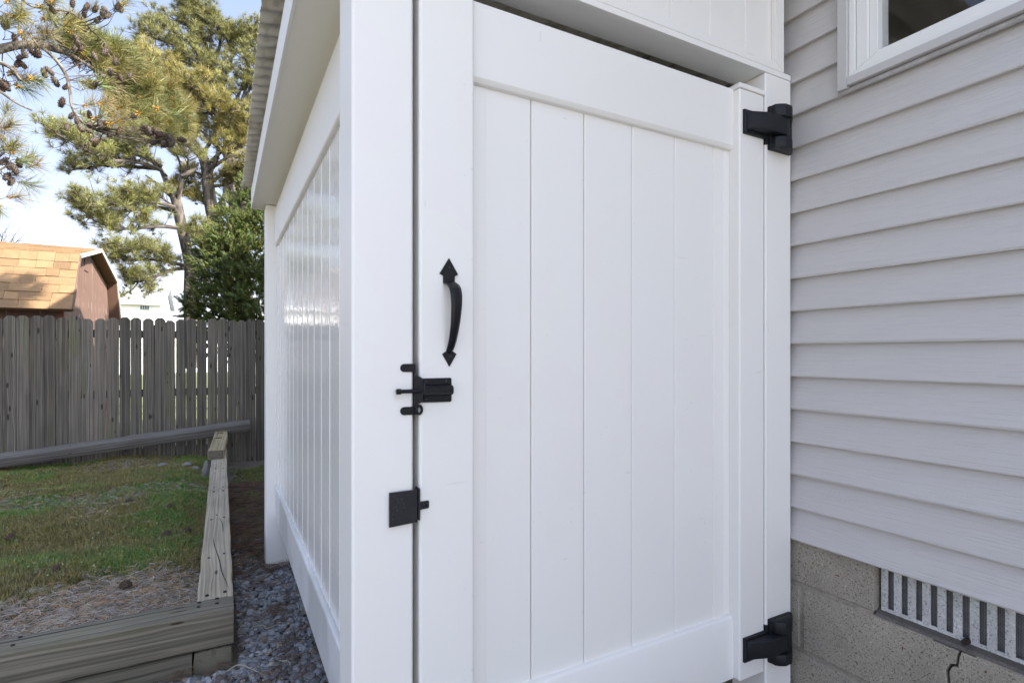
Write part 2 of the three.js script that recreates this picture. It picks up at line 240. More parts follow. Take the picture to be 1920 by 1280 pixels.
// ---------------------------------------------------------------- the house with grey siding
{
  const h = thing('house', 'house with grey horizontal vinyl siding above a concrete block foundation', 'house');
  const Z0 = -5.7, Z1 = 7.2, WY0 = 2.026, WY1 = 3.25, WZ0 = 0.153, WZ1 = 1.12, TOP = 4.9;
  // wall behind the siding, with the window opening
  for (const [y0, y1, z0, z1] of [[0.72, WY0, Z0, Z1], [WY1, TOP, Z0, Z1], [WY0, WY1, Z0, WZ0], [WY0, WY1, WZ1, Z1]]) mesh('wall', plainBox(1.41, y0, z0, 1.56, y1, z1), sheathing, h);
  mesh('wall', plainBox(1.57, 0.3, Z0, 9, TOP, Z0 + 0.15), siding, h); mesh('wall', plainBox(1.57, 0.3, Z1 - 0.15, 9, TOP, Z1), siding, h); mesh('wall', plainBox(8.85, 0.3, Z0 + 0.16, 9, TOP, Z1 - 0.16), siding, h);
  mesh('floor', plainBox(1.57, 0.35, Z0 + 0.16, 8.84, 0.5, Z1 - 0.16), sheathing, h); mesh('ceiling', plainBox(1.57, TOP - 0.12, Z0 + 0.16, 8.84, TOP - 0.02, Z1 - 0.16), sheathing, h);
  // siding courses
  const prof = (y) => [[1.409, y + 0.118], [1.4040, y + 0.118], [1.3835, y + 0.010], [1.3822, y + 0.006], [1.3824, y + 0.002], [1.3842, y], [1.4070, y + 0.0015], [1.409, y + 0.010]];
  for (let k = 0; k < 41; k++) {
    const y = 0.655 + 0.1044 * k; if (y > TOP - 0.1) break;
    const spans = y > WY0 - 0.05 && y < WY1 - 0.05 ? [[Z0, WZ0 - 0.001], [WZ1 + 0.001, Z1]] : [[Z0, Z1]];
    for (const [a, b] of spans) {
      if ((k === 8 || k === 9) && a === Z0) { // overlapping seam beside the gate post
        mesh('siding_board', prism(prof(y), 'z', a, 0.02, 'z', 0.7), siding, h);
        mesh('siding_board', prism(prof(y).map(([x, q], i) => i && i < 6 ? [x - 0.0009, q] : [x, q]), 'z', 0.012, b, 'z', 0.7), siding, h);
      } else mesh('siding_board', prism(prof(y), 'z', a, b, 'z', 0.7), siding, h);
    }
  }
  // window
  const w = new THREE.Group(); w.name = 'window'; h.add(w);
  const L = 0.019; // trim width at the side
  mesh('trim', rbox(1.366, WY0 - 0.006, WZ0, 1.43, WY1, WZ0 + 0.028, 0.002), trimGray, w, 'grey channel trim at the side of the window');
  mesh('trim', rbox(1.365, WY0, WZ0 + 0.0285, 1.43, WY0 + 0.024, WZ1, 0.003, 'z'), trimGray, w, 'grey channel trim under the window');
  mesh('trim', rbox(1.366, WY0, WZ1 - 0.027, 1.43, WY1, WZ1 + 0.001, 0.002), trimGray, w); mesh('trim', rbox(1.366, WY1 - 0.02, WZ0 + 0.03, 1.43, WY1 + 0.01, WZ1 - 0.03, 0.002, 'z'), trimGray, w);
  mesh('sill_roll', new THREE.CapsuleGeometry(0.0075, WZ1 - WZ0, 4, 10).rotateX(Math.PI / 2).translate(1.3845, WY0 - 0.0085, (WZ0 + WZ1) / 2), siding, w);
  const fr = (n, x0, x1, a0, a1, inner, yb, yi) => { // mitred frame bars: left, bottom, right, top
    const zl = a0, zr = WZ1 - (a0 - WZ0), yt = WY1 - 0.02 - (yb - WY0), li = inner, ri = WZ1 - (inner - WZ0), ti = WY1 - 0.02 - (yi - WY0);
    const bar = (p) => mesh(n, (() => { const g = plateXY(p.map(([z, y]) => [z, y]), 0, x1 - x0, 0.0015); g.rotateY(-Math.PI / 2); g.translate(x1, 0, 0); return g; })(), whiteFrame, w);
    const e = 0.0004;
    bar([[zl, yb + e], [li, yi + e], [li, ti - e], [zl, yt - e]]); bar([[zl + e, yb], [zr - e, yb], [ri - e, yi], [li + e, yi]]);
    bar([[zr, yb + e], [zr, yt - e], [ri, ti - e], [ri, yi + e]]); bar([[zl + e, yt], [li + e, ti], [ri - e, ti], [zr - e, yt]]);
  };
  fr('frame', 1.376, 1.44, WZ0 + 0.0285, 0, 0.1985, WY0 + 0.0245, 2.064);
  fr('sash', 1.381, 1.45, 0.2, 0, 0.231, 2.0655, 2.084);
  fr('sash', 1.389, 1.445, 0.2315, 0, 0.253, 2.0845, 2.099);
  const glass = phy({ color: lin(1, 1, 1), roughness: 0, transmission: 1, thickness: 0, ior: 1.5, specularIntensity: 1 });
  mesh('pane', plainBox(1.412, 2.09, 0.245, 1.413, WY1 - 0.08, WZ1 - 0.09), glass, w);
  const paint = std({ color: lin(0.50, 0.48, 0.44), roughness: 0.9 }), carpet = std({ color: lin(0.22, 0.19, 0.15), roughness: 1 }), liner = phy({ color: lin(0.80, 0.79, 0.76), roughness: 0.4 });
  mesh('inner_frame', rbox(1.456, 2.03, 0.158, 1.50, WY1 - 0.02, 0.190, 0.003), liner, w); mesh('inner_frame', rbox(1.525, 2.03, 0.158, 1.555, WY1 - 0.02, 0.182, 0.003), trimGray, w);
  mesh('room_wall', plainBox(6.0, 0.75, -2.5, 6.05, 3.6, 3.5), paint, h); mesh('room_wall', plainBox(1.57, 0.75, -2.55, 6.05, 3.6, -2.5), paint, h); mesh('room_wall', plainBox(1.57, 0.75, 3.5, 6.05, 3.6, 3.55), paint, h); mesh('room_floor', plainBox(1.57, 0.7, -2.55, 6.05, 0.749, 3.55), carpet, h); mesh('room_ceiling', plainBox(1.57, 3.601, -2.55, 6.05, 3.65, 3.55), paint, h);
  // foundation of concrete blocks
  mesh('mortar_bed', plainBox(1.4035, -0.3, Z0, 1.56, 0.303, Z1), mortar, h); mesh('mortar_bed', plainBox(1.4035, 0.303, Z0, 1.56, 0.7, 0.232), mortar, h);
  mesh('mortar_bed', plainBox(1.4035, 0.303, 0.232, 1.56, 0.508, 0.38), mortar, h); mesh('mortar_bed', plainBox(1.4035, 0.303, 0.47, 1.56, 0.508, Z1), mortar, h); mesh('mortar_bed', plainBox(1.50, 0.303, 0.38, 1.56, 0.508, 0.47), mortar, h); mesh('mortar_bed', plainBox(1.4035, 0.508, 0.655, 1.56, 0.7, Z1), mortar, h);
  const blk = (y, z0, z1, dx = 0) => mesh('block', rbox(1.4 + dx, y + 0.006, z0 + 0.006, 1.55, y + 0.200, z1 - 0.006, 0.005, 'z'), cmu, h);
  for (const [y, off] of [[0.512, -0.158], [0.304, 0.02], [0.096, -0.19], [-0.112, 0.02]]) for (let k = -4; k < 6; k++) {
    let z0 = off + 0.405 * k, z1 = z0 + 0.405;
    if (y > 0.5) { if (k === 1) continue; if (k === 0) z1 = 0.244; if (k === 2) z0 = 0.652; }
    if (y > 0.3 && y < 0.4 && k === 0) { // cracked head joint, broken along a ragged line
      const pts = [[0.026, 0.310], [0.411, 0.310], [0.413, 0.40], [0.409, 0.44], [0.418, 0.463], [0.430, 0.468], [0.432, 0.49], [0.436, 0.504], [0.026, 0.504]];
      const g = plateXY(pts, 0, 0.12, 0.003); g.rotateY(-Math.PI / 2); g.translate(1.52, 0, 0); mesh('block', uvm(g, 'z', 0.3, 0.2), cmu, h); continue;
    }
    if (y > 0.3 && y < 0.4 && k === 1) {
      const pts = [[0.418, 0.310], [0.824, 0.310], [0.824, 0.504], [0.441, 0.504], [0.437, 0.489], [0.434, 0.463], [0.421, 0.457], [0.415, 0.44], [0.419, 0.40]];
      const g = plateXY(pts, 0, 0.12, 0.003); g.rotateY(-Math.PI / 2); g.translate(1.521, 0, 0); mesh('block', uvm(g, 'z', 1.3, 0.7), cmu, h); continue;
    }
    blk(y, z0, z1, rr(-0.001, 0.001));
  }
  // foundation vent
  const vent = new THREE.Group(); vent.name = 'foundation_vent'; vent.userData.label = 'weathered metal vent with upright slots and wire mesh'; h.add(vent);
  mesh('mesh_screen', plainBox(1.436, 0.515, 0.246, 1.44, 0.7, 0.652), screenMesh, vent);
  mesh('ledge', prism([[1.4045, 0.507], [1.43, 0.507], [1.43, 0.529], [1.419, 0.526], [1.408, 0.516]], 'z', 0.2385, 0.66, 'z'), sillMortar, vent);
  const ed = [0.246, 0.2635];
  mesh('slat', rbox(1.4195, 0.527, 0.246, 1.424, 0.69, 0.2635, 0.001), galv, vent);
  for (let k = 0; k < 11; k++) { const a = 0.2785 + 0.0345 * k; mesh('slat', rbox(1.4195, 0.527, a, 1.424, 0.69, a + 0.0195, 0.001), galv, vent); }
  mesh('slat_rail', rbox(1.4185, 0.522, 0.2465, 1.4245, 0.5345, 0.652, 0.001, 'z'), galv, vent);
  const bolt = mesh('bolt', new THREE.CylinderGeometry(0.007, 0.008, 0.02, 14).rotateZ(Math.PI / 2).translate(1.412, 0.531, 0.447), std({ color: lin(0.02, 0.012, 0.008), roughness: 0.8 }), vent);
  // roof
  const shingleRoof = std({ color: lin(0.12, 0.11, 0.10), roughness: 0.95 });
  mesh('soffit', plainBox(1.05, TOP - 0.05, Z0 - 0.3, 1.409, TOP, Z1 + 0.3), whiteFrame, h); mesh('fascia', plainBox(1.02, TOP - 0.06, Z0 - 0.3, 1.05, TOP + 0.1, Z1 + 0.3), whiteFrame, h);
  mesh('roof', prism([[1.0, TOP + 0.1], [5.2, TOP + 1.9], [5.2, TOP + 2.0], [1.0, TOP + 0.2]], 'z', Z0 - 0.3, Z1 + 0.3), shingleRoof, h);
  mesh('roof', prism([[5.2, TOP + 1.9], [9.4, TOP + 0.1], [9.4, TOP + 0.2], [5.2, TOP + 2.0]], 'z', Z0 - 0.3, Z1 + 0.3), shingleRoof, h);
  for (const z of [Z0, Z1 - 0.1]) mesh('gable', prism([[1.41, TOP + 0.001], [9, TOP + 0.001], [5.2, TOP + 1.75]], 'z', z, z + 0.1), siding, h);
  base(h, 1.41, 0, 0);
}

// ---------------------------------------------------------------- white vinyl enclosure
const GY = 0.0;
{
  const e = thing('vinyl_enclosure', 'white vinyl outdoor enclosure of square posts and tongue and groove panels under a corrugated roof', 'enclosure');
  const post = (x0, z1, y0, y1, l) => mesh('post', rbox(x0, y0, z1 - 0.127, x0 + 0.127, y1, z1, 0.007, 'y', 4), vinylPost, e, l);
  const vinylPost = vinyl;
  post(0, 0, -0.3, 2.345); mesh('post', rbox(1.254, -0.3, -0.127, 1.379, 2.1225, 0, 0.006, 'y', 4), vinyl, e); post(0, -2.38, -0.3, 2.128); post(1.252, -2.38, -0.3, 2.44);
  // header over the gate
  mesh('header', rbox(0.1275, 2.123, -0.103, 1.378, 2.1405, -0.0005, 0.0015, 'x'), vinyl, e);
  mesh('header', plainBox(0.1275, 2.141, -0.10, 1.345, 2.20, -0.03, 'x'), vinyl, e);
  // trim round the upper panel
  const trimX0 = 0.128, tx = 1.344, txi = 1.302;
  const tr = (p) => mesh('panel_trim', plateXY(p, -0.016, 0.0155, 0.001), vinyl, e);
  tr([[trimX0, 2.141], [tx - 0.0008, 2.141], [txi - 0.0008, 2.1685], [trimX0, 2.1685]]);
  tr([[tx, 2.1415], [tx, 2.545], [txi, 2.54], [txi, 2.169]]);
  // upper boards
  const vboard = (x0, x1, y0, y1, z, th = 0.012, m = vinyl, p = e) => mesh('board', prism([[x0 + 0.0009, z - th], [x1 - 0.0009, z - th], [x1 - 0.0009, z - 0.004], [x1 - 0.0038, z], [x0 + 0.0038, z], [x0 + 0.0009, z - 0.004]], 'y', y0, y1, 'y', 0.3), m, p);
  for (let k = -4; k < 4; k++) { const a = 0.874 + 0.154 * k, b = Math.min(a + 0.154, 1.33); if (a < 1.3) vboard(Math.max(a, 0.13), b, 2.15, 2.335 + 0.16 * Math.max(0.13, a), -0.017); }
  // side wall facing the yard: rails and boards
  const RX = 0.047;
  mesh('rail', rbox(RX, 1.886, -2.3795, RX + 0.04, 2.104, -0.1275, 0.012, 'z', 4), vinyl, e);
  mesh('rail', rbox(RX, 0.283, -2.3795, RX + 0.04, 0.472, -0.1275, 0.012, 'z', 4), vinylDusty, e, 'lower rail with a film of dust');
  mesh('top_plate', rbox(RX + 0.012, 2.106, -2.5, RX + 0.06, 2.14, -0.1275, 0.003, 'z'), vinyl, e);
  mesh('channel', rbox(RX + 0.012, 0.4725, -2.3795, RX + 0.03, 1.8855, -2.33, 0.003), vinyl, e); 
  const ridge = (za, zb) => { // hollow board whose face ripples over its inner webs
    const n = 40, x0 = RX + 0.0165, f = [], pts = [];
    for (let i = 0; i <= n; i++) { const t = i / n, edge = Math.min(t, 1 - t) * (zb - za); f.push([x0 + 0.0042 * (1 - smooth(0, 0.0055, edge)) + 0.00022 * Math.cos(t * Math.PI * 2 * 5) * smooth(0.004, 0.02, edge), lerp(za, zb, t)]); }
    for (const q of f) pts.push(q); pts.push([x0 + 0.02, zb], [x0 + 0.02, za]);
    return prism(pts, 'y', 0.45, 1.9, 'y', 0.9);
  };
  for (let k = 0; k < 15; k++) { const zb = -0.145 - 0.1585 * k, za = Math.max(zb - 0.1577, -2.37); if (zb - za > 0.02) mesh('board', ridge(za, zb), vinylGloss, e); }
  // back wall
  mesh('rail', rbox(0.1275, 1.886, -2.46, 1.2515, 2.104, -2.42, 0.01, 'x'), vinyl, e); mesh('rail', rbox(0.1275, 0.283, -2.46, 1.2515, 0.472, -2.42, 0.01, 'x'), vinyl, e);
  for (let k = 0; k < 7; k++) vboard(0.128 + 0.1605 * k, 0.128 + 0.1605 * (k + 1), 0.45, 1.9, -2.434);
  // eave: soffit, fascia, corrugated roof sheet
  mesh('soffit', plainBox(-0.064, 2.130, -2.516, RX + 0.0115, 2.142, 0.10, 'z'), soffitMat, e);
  mesh('fascia', rbox(-0.072, 2.127, -2.52, -0.0645, 2.236, 0.105, 0.001, 'z'), vinyl, e); mesh('fascia', rbox(-0.064, 2.127, -2.5235, 0.30, 2.236, -2.517, 0.001, 'x'), vinyl, e); mesh('fascia', rbox(-0.064, 2.143, 0.091, -0.001, 2.236, 0.098, 0.001, 'x'), vinyl, e);
  const pitch = 0.07, z0 = -2.56, z1 = 0.17, nz = Math.round((z1 - z0) / pitch * 12), nx = 6, X0 = -0.12, X1 = 1.403, th = 0.0022;
  const wave = (x, z, o) => 2.262 + o + 0.04 * (z - z0) + 0.16 * (x - X0) + 0.0095 * Math.sin((z - z0) / pitch * Math.PI * 2);
  const pos = [], idx = [], st = nx + 1, pts = (nz + 1) * st;
  for (const o of [0, th]) for (let i = 0; i <= nz; i++) for (let j = 0; j <= nx; j++) { const z = lerp(z0, z1, i / nz), x = lerp(X0, X1, j / nx) + (j ? 0 : 0.0015 * Math.sin(i * 1.7)); pos.push(x, wave(x, z, o), z); }
  for (let i = 0; i < nz; i++) for (let j = 0; j < nx; j++) { const a = i * st + j, b = a + st; idx.push(a, a + 1, b, b, a + 1, b + 1); const c = a + pts, d = b + pts; idx.push(c, d, c + 1, d, d + 1, c + 1); }
  for (let i = 0; i < nz; i++) for (const j of [0, nx]) { const a = i * st + j, b = a + st, c = a + pts, d = b + pts; idx.push(a, b, c, b, d, c); }
  for (let j = 0; j < nx; j++) for (const i of [0, nz]) { const a = i * st + j, b = a + 1, c = a + pts, d = b + pts; idx.push(a, b, c, b, d, c); }
  let g = new THREE.BufferGeometry(); g.setAttribute('position', new THREE.Float32BufferAttribute(pos, 3)); g.setIndex(idx); g = toCreasedNormals(g, 0.7); uvm(g, 'x');
  mesh('roof_sheet', g, roofSheet, e, 'weathered corrugated roof sheet overhanging the eave');
  // purlins that carry the sheet, unseen back board added to shut light out
  mesh('light_stop_board', prism([[-0.01, 2.143], [1.38, 2.143], [1.38, 2.49], [-0.01, 2.277]], 'z', -2.505, -2.47, 'x'), vinyl, e);
  mesh('purlin', plainBox(-0.06, 2.143, -2.51, -0.02, 2.245, 0.08, 'z'), fenceBack, e);
  base(e, 0.06, 0, -1.25);
}

// ---------------------------------------------------------------- the gate with its ironwork
{
  const g = thing('gate', 'white vinyl tongue and groove gate with black handle, bolt latch and hinges', 'gate');
  const B = 0.267;
  mesh('stile', rbox(0.140, B, -0.11, 0.268, 2.075, -0.001, 0.007, 'y', 4), vinyl, g);
  mesh('stile', rbox(1.137, B, -0.11, 1.249, 2.047, -0.001, 0.006, 'y', 4), vinyl, g);
  mesh('stile_cap', rbox(1.1345, 2.047, -0.113, 1.2515, 2.062, 0.002, 0.0025, 'x', 3), vinyl, g); mesh('stile_cap', rbox(0.1375, 2.075, -0.113, 0.2705, 2.09, 0.002, 0.0025, 'x', 3), vinyl, g);
  const rail = (y0, y1, top) => { // the lip towards the boards is rolled
    const zf = -0.023, zb = -0.075, r = 0.014, p = [], q = top ? 1 : -1, ye = top ? y0 : y1, yo = top ? y1 : y0;
    p.push([zb, yo], [zf - 0.002, yo], [zf, yo - q * 0.002]);
    for (let i = 0; i <= 8; i++) { const a = i / 8 * Math.PI / 2; p.push([zf - r + r * Math.cos(a), ye + q * r - q * r * Math.sin(a)]); }
    p.push([zb, ye]); if (!top) p.reverse();
    return prism(p, 'x', 0.2685, 1.1365, 'x', 0.6);
  };
  mesh('rail', rail(1.868, 2.051, true), vinyl, g); mesh('rail', rail(B, 0.455, false), vinyl, g);
  const board = (x0, x1) => mesh('board', prism([[x0 + 0.0009, -0.056], [x1 - 0.0009, -0.056], [x1 - 0.0009, -0.0445], [x1 - 0.0038, -0.0405], [x0 + 0.0038, -0.0405], [x0 + 0.0009, -0.0445]], 'y', 0.44, 1.88, 'y', 0.3), vinyl, g);
  const xs = [0.281, 0.438, 0.596, 0.755, 0.913, 1.07, 1.136]; for (let i = 0; i < 6; i++) board(xs[i], xs[i + 1]);
  mesh('channel', rbox(0.2685, 0.456, -0.06, 0.313, 1.867, -0.0388, 0.001), vinyl, g); mesh('channel', rbox(1.113, 0.456, -0.06, 1.1365, 1.867, -0.0388, 0.001), vinyl, g);
  const screw = (x, y, z, p, r = 0.0035) => { const s = new THREE.Group(), hd = new THREE.SphereGeometry(r, 12, 6, 0, Math.PI * 2, 0, Math.PI / 2).rotateX(Math.PI / 2).scale(1, 1, 0.55).translate(x, y, z); mesh('screw', hd, screwSteel, p); };
  // pull handle with spade ends
  const hx = 0.206, ph = new THREE.Group(); ph.name = 'pull_handle'; ph.userData.label = 'black wrought pull handle with spade ends'; g.add(ph);
  mesh('spade_plate', plateXY([[hx, 1.457], [hx - 0.0215, 1.4225], [hx - 0.0135, 1.418], [hx - 0.0135, 1.402], [hx + 0.0135, 1.402], [hx + 0.0135, 1.418], [hx + 0.0215, 1.4225]], -0.001, 0.004), blackSteel, ph);
  mesh('spade_plate', plateXY([[hx + 0.001, 1.222], [hx + 0.0175, 1.2495], [hx + 0.008, 1.256], [hx - 0.006, 1.256], [hx - 0.0155, 1.2495]], -0.001, 0.004), blackSteel, ph);
  { // grip: a bowed channel strip, widest at the top
    const path = [[1.406, 0.001, 0.0135], [1.4045, 0.012, 0.0135], [1.400, 0.025, 0.0135], [1.391, 0.0365, 0.0132], [1.378, 0.0435, 0.0128], [1.36, 0.046, 0.0122], [1.335, 0.0435, 0.0112], [1.31, 0.038, 0.010], [1.285, 0.028, 0.009], [1.268, 0.018, 0.0082], [1.257, 0.009, 0.0078], [1.252, 0.003, 0.0075]];
    const curve = new THREE.CatmullRomCurve3(path.map(([y, z]) => V(0, y, z))), n = 44, P = [], I = [], sec = [[-1, -0.0028], [-0.45, 0.0012], [0.45, 0.0012], [1, -0.0028], [1, -0.0056], [0.42, -0.0016], [-0.42, -0.0016], [-1, -0.0056]];
    for (let i = 0; i <= n; i++) { const t = i / n, c = curve.getPoint(t), T = curve.getTangent(t), N = V(0, T.z, -T.y).normalize(); if (N.z < 0 && i > 6) N.negate(); if (i <= 6 && N.y < 0 && N.z < 0.05) N.negate(); const f = t * (path.length - 1), k = Math.min(path.length - 2, Math.floor(f)), w = lerp(path[k][2], path[k + 1][2], f - k); for (const [a, b] of sec) P.push(hx + 0.001 + a * w, c.y + N.y * b, c.z + N.z * b); }
    for (let i = 0; i < n; i++) for (let j = 0; j < 8; j++) { const a = i * 8 + j, b = i * 8 + (j + 1) % 8, c = a + 8, d = b + 8; I.push(a, b, c, b, d, c); }
    let q = new THREE.BufferGeometry(); q.setAttribute('position', new THREE.Float32BufferAttribute(P, 3)); q.setIndex(I); q = toCreasedNormals(q, 0.5); mesh('grip', uvm(q), blackSteel, ph);
  }
  screw(hx + 0.001, 1.436, 0.0028, ph); screw(hx + 0.001, 1.243, 0.0028, ph, 0.003);
  // bolt latch
  const la = new THREE.Group(); la.name = 'bolt_latch'; la.userData.label = 'black sliding bolt latch'; g.add(la);
  mesh('back_plate', plateXY([[0.1415, 1.147], [0.209, 1.146], [0.2115, 1.1485], [0.2115, 1.1955], [0.209, 1.198], [0.1415, 1.198]], -0.001, 0.0045), blackSteel, la);
  { const p = []; for (const [a, z] of [[-0.0125, 0.0035], [-0.0105, 0.008], [-0.0095, 0.016], [-0.005, 0.021], [0.005, 0.021], [0.0095, 0.016], [0.0105, 0.008], [0.0125, 0.0035]]) p.push([z, 1.1725 + a]); mesh('barrel', prism(p, 'x', 0.146, 0.209, 'x', 0.4), blackSteel, la); }
  mesh('bolt', new THREE.CapsuleGeometry(0.0042, 0.062, 4, 14).rotateZ(Math.PI / 2).translate(0.127, 1.1725, 0.0135), blackSteel, la);
  mesh('bolt', (() => { const l = new THREE.LatheGeometry([[0, 0], [0.0045, 0], [0.0058, 0.0012], [0.0058, 0.0092], [0.0045, 0.0108], [0.0042, 0.011]].map(([a, b]) => new THREE.Vector2(a, b)), 18); l.rotateZ(-Math.PI / 2); l.translate(0.086, 1.1725, 0.0135); return l; })(), blackSteel, la);
  mesh('collar', plateXY(Array.from({ length: 14 }, (_, i) => { const a = i / 14 * 6.2832; return [0.0115 * Math.cos(a), 0.021 * Math.sin(a)]; }), -0.002, 0.004).rotateY(Math.PI / 2 - 0.35).translate(0.147, 1.1735, 0.014), blackSteel, la);
  for (const [x, y] of [[0.155, 1.1905], [0.2, 1.1905], [0.155, 1.1535], [0.2, 1.1535]]) screw(x, y, 0.0034, la, 0.0036);
  // hinges
  const hinge = (yg, up) => {
    const hg = new THREE.Group(); hg.name = 'hinge'; hg.userData.label = up ? 'upper black hinge' : 'lower black hinge'; g.add(hg);
    const a = 1.150, py = yg; // centre of the gate leaf
    const leaf = new THREE.ExtrudeGeometry(new THREE.Shape([[a, py - 0.036], [1.2485, py - 0.036], [1.2485, py + 0.036], [a, py + 0.036]].map(p => new THREE.Vector2(...p))), { depth: 0.006, bevelEnabled: true, bevelThickness: 0.004, bevelSize: 0.003, bevelOffset: -0.003, bevelSegments: 2 }); mesh('gate_leaf', leaf.translate(0, 0, -0.001), blackPlastic, hg);
    // arm: narrows to the knuckle, scooped at the leaf end
    const arm = new THREE.ExtrudeGeometry(new THREE.Shape([[0.008, a + 0.008], [0.008, 1.25], [0.012, 1.306], [0.026, 1.312], [0.040, 1.302], [0.042, 1.24], [0.034, 1.205], [0.018, a + 0.014]].map(([z, x]) => new THREE.Vector2(x, z))), { depth: 0.044, bevelEnabled: true, bevelThickness: 0.005, bevelSize: 0.004, bevelOffset: -0.004, bevelSegments: 3 });
    arm.rotateX(Math.PI / 2).scale(1, 1, 1); arm.translate(0, py + 0.024, 0); mesh('arm', toCreasedNormals(arm, 0.6), blackPlastic, hg);
    mesh('post_leaf', rbox(1.262, py - 0.066, -0.001, 1.367, py + 0.068, 0.012, 0.003), blackPlastic, hg);
    const knuckle = (y0, y1) => mesh('knuckle', (() => { const s = new THREE.ExtrudeGeometry(new THREE.Shape([[1.264, 0.011], [1.360, 0.011], [1.358, 0.018], [1.336, 0.034], [1.318, 0.044], [1.290, 0.044], [1.272, 0.034], [1.264, 0.026]].map(p => new THREE.Vector2(...p))), { depth: y1 - y0 - 0.006, bevelEnabled: true, bevelThickness: 0.003, bevelSize: 0.003, bevelOffset: -0.003, bevelSegments: 2 }); s.rotateX(Math.PI / 2); s.translate(0, y1 - 0.003, 0); return toCreasedNormals(s, 0.5); })(), blackPlastic, hg);
    knuckle(py + 0.031, py + 0.068); knuckle(py - 0.066, py - 0.031);
    mesh('pin', new THREE.CylinderGeometry(0.0085, 0.0085, 0.1, 16).translate(1.318, py, 0.028), blackSteel, hg);
    mesh('cover', rbox(1.2505, py - 0.05, -0.02, 1.2615, py + 0.05, 0.006, 0.002), blackPlastic, hg);
  };
  hinge(1.947, true); hinge(0.361, false);
  base(g, 0.7, B, -0.05);
}
{ // keeper of the bolt, screwed to the gate post
  const k = thing('bolt_keeper', 'black steel keeper with two round-ended tabs on the gate post', 'latch keeper');
  const tab = (y) => { const p = [[0.1285, y - 0.0085], [0.1285, y + 0.0085], [0.1075, y + 0.0085]]; for (let i = 0; i <= 10; i++) { const a = Math.PI / 2 + i / 10 * Math.PI; p.push([0.1065 + 0.0085 * Math.cos(a), y + 0.0085 * Math.sin(a)]); } p.push([0.1075, y - 0.0085]); return plateXY(p, -0.0005, 0.004, 0.0012); };
  mesh('tab', tab(1.2205), blackSteel, k); mesh('tab', tab(1.1310), blackSteel, k);
  mesh('side_plate', rbox(0.1275, 1.122, -0.02, 0.1305, 1.229, 0.0036, 0.001), blackSteel, k);
  const eye = []; for (let i = 0; i <= 12; i++) { const a = -Math.PI / 2 + i / 12 * Math.PI; eye.push([0.014 + 0.010 * Math.cos(a), 0.027 * Math.sin(a)]); } eye.push([0.0, 0.03], [0, -0.03]);
  const wing = plateXY(eye, 0, 0.003, 0.0008); wing.rotateY(-Math.PI / 2 + 0.55); wing.translate(0.131, 1.1745, 0.001); mesh('guide', wing, blackSteel, k);
  const loop = new THREE.TorusGeometry(0.0085, 0.0028, 8, 20).rotateY(0.5).translate(0.1365, 1.1325, 0.008); mesh('padlock_loop', loop, blackSteel, k);
  base(k, 0.129, 1.122, 0);
}
{
  const k = thing('gate_stop', 'square black steel gate stop plate bridging the gap below the bolt latch', 'gate stop');
  const pl = plateXY([[0.073, 0.896], [0.1325, 0.899], [0.1325, 0.967], [0.073, 0.967]], 0, 0.004, 0.001);
  mesh('plate', pl.translate(0, 0, 0.006), strikeMat, k);
  mesh('flange', rbox(0.1345, 0.902, -0.012, 0.1385, 0.968, 0.0095, 0.001), strikeMat, k); mesh('backing', rbox(0.075, 0.90, -0.0005, 0.133, 0.964, 0.0065, 0.001), strikeMat, k);
  mesh('tab', plateXY([[0.1388, 0.9215], [0.159, 0.9225], [0.1605, 0.925], [0.1605, 0.9365], [0.159, 0.939], [0.1388, 0.9385]], 0, 0.0035), strikeMat, k);
  mesh('screw', new THREE.SphereGeometry(0.0038, 12, 6, 0, Math.PI * 2, 0, Math.PI / 2).rotateX(Math.PI / 2).scale(1, 1, 0.5).translate(0.1535, 0.9305, 0.0034), blackSteel, k);
  base(k, 0.11, 0.896, 0);
}

// ---------------------------------------------------------------- timbers of the lawn edging
function weatheredBox(x0, y0, z0, x1, y1, z1, ax, amp = 0.004, r = 0.0035) { // a sawn timber, subdivided and made uneven
  const w = x1 - x0, h = y1 - y0, d = z1 - z0, L = { x: w, y: h, z: d }[ax], n = Math.max(2, Math.round(L / 0.06));
  let g = new THREE.BoxGeometry(w, h, d, ax === 'x' ? n : 4, 4, ax === 'z' ? n : 4); const p = g.attributes.position, s = rnd() * 50;
  for (let i = 0; i < p.count; i++) {
    let x = p.getX(i), y = p.getY(i), z = p.getZ(i); const ex = Math.abs(x) > w / 2 - 1e-4, ey = Math.abs(y) > h / 2 - 1e-4, ez = Math.abs(z) > d / 2 - 1e-4;
    const q = ax === 'x' ? x : z, cross = ax === 'x' ? z : x;
    const o1 = (vn(q * 5 + s, 3.3 + s, 64, 64, 0) - 0.5) * amp * 2, o2 = (vn(q * 6 + s + 9, 7.7, 64, 64, 1) - 0.5) * amp * 2, o3 = (vn(q * 14 + s, cross * 40 + 20, 64, 64, 2) - 0.5) * amp * 0.8;
    if (ex && ey && ax !== 'x') { x -= Math.sign(x) * r * (0.5 + vn(q * 20 + s, 1, 64, 64, 3)); y -= Math.sign(y) * r * (0.5 + vn(q * 23 + s, 5, 64, 64, 3)); }
    if (ez && ey && ax !== 'z') { z -= Math.sign(z) * r * (0.5 + vn(q * 20 + s, 1, 64, 64, 3)); y -= Math.sign(y) * r * (0.5 + vn(q * 23 + s, 5, 64, 64, 3)); }
    p.setXYZ(i, x + (ax === 'x' ? 0 : o1), y + o2 + o3, z + (ax === 'z' ? 0 : o1));
  }
  g.deleteAttribute('uv'); g = mergeVertices(g, 1e-5); g = toCreasedNormals(g, 0.55); g.translate((x0 + x1) / 2, (y0 + y1) / 2, (z0 + z1) / 2); return uvm(g, ax, rnd() * 5, rnd() * 5);
}
const screwHead = new THREE.CylinderGeometry(0.0062, 0.0075, 0.005, 8);
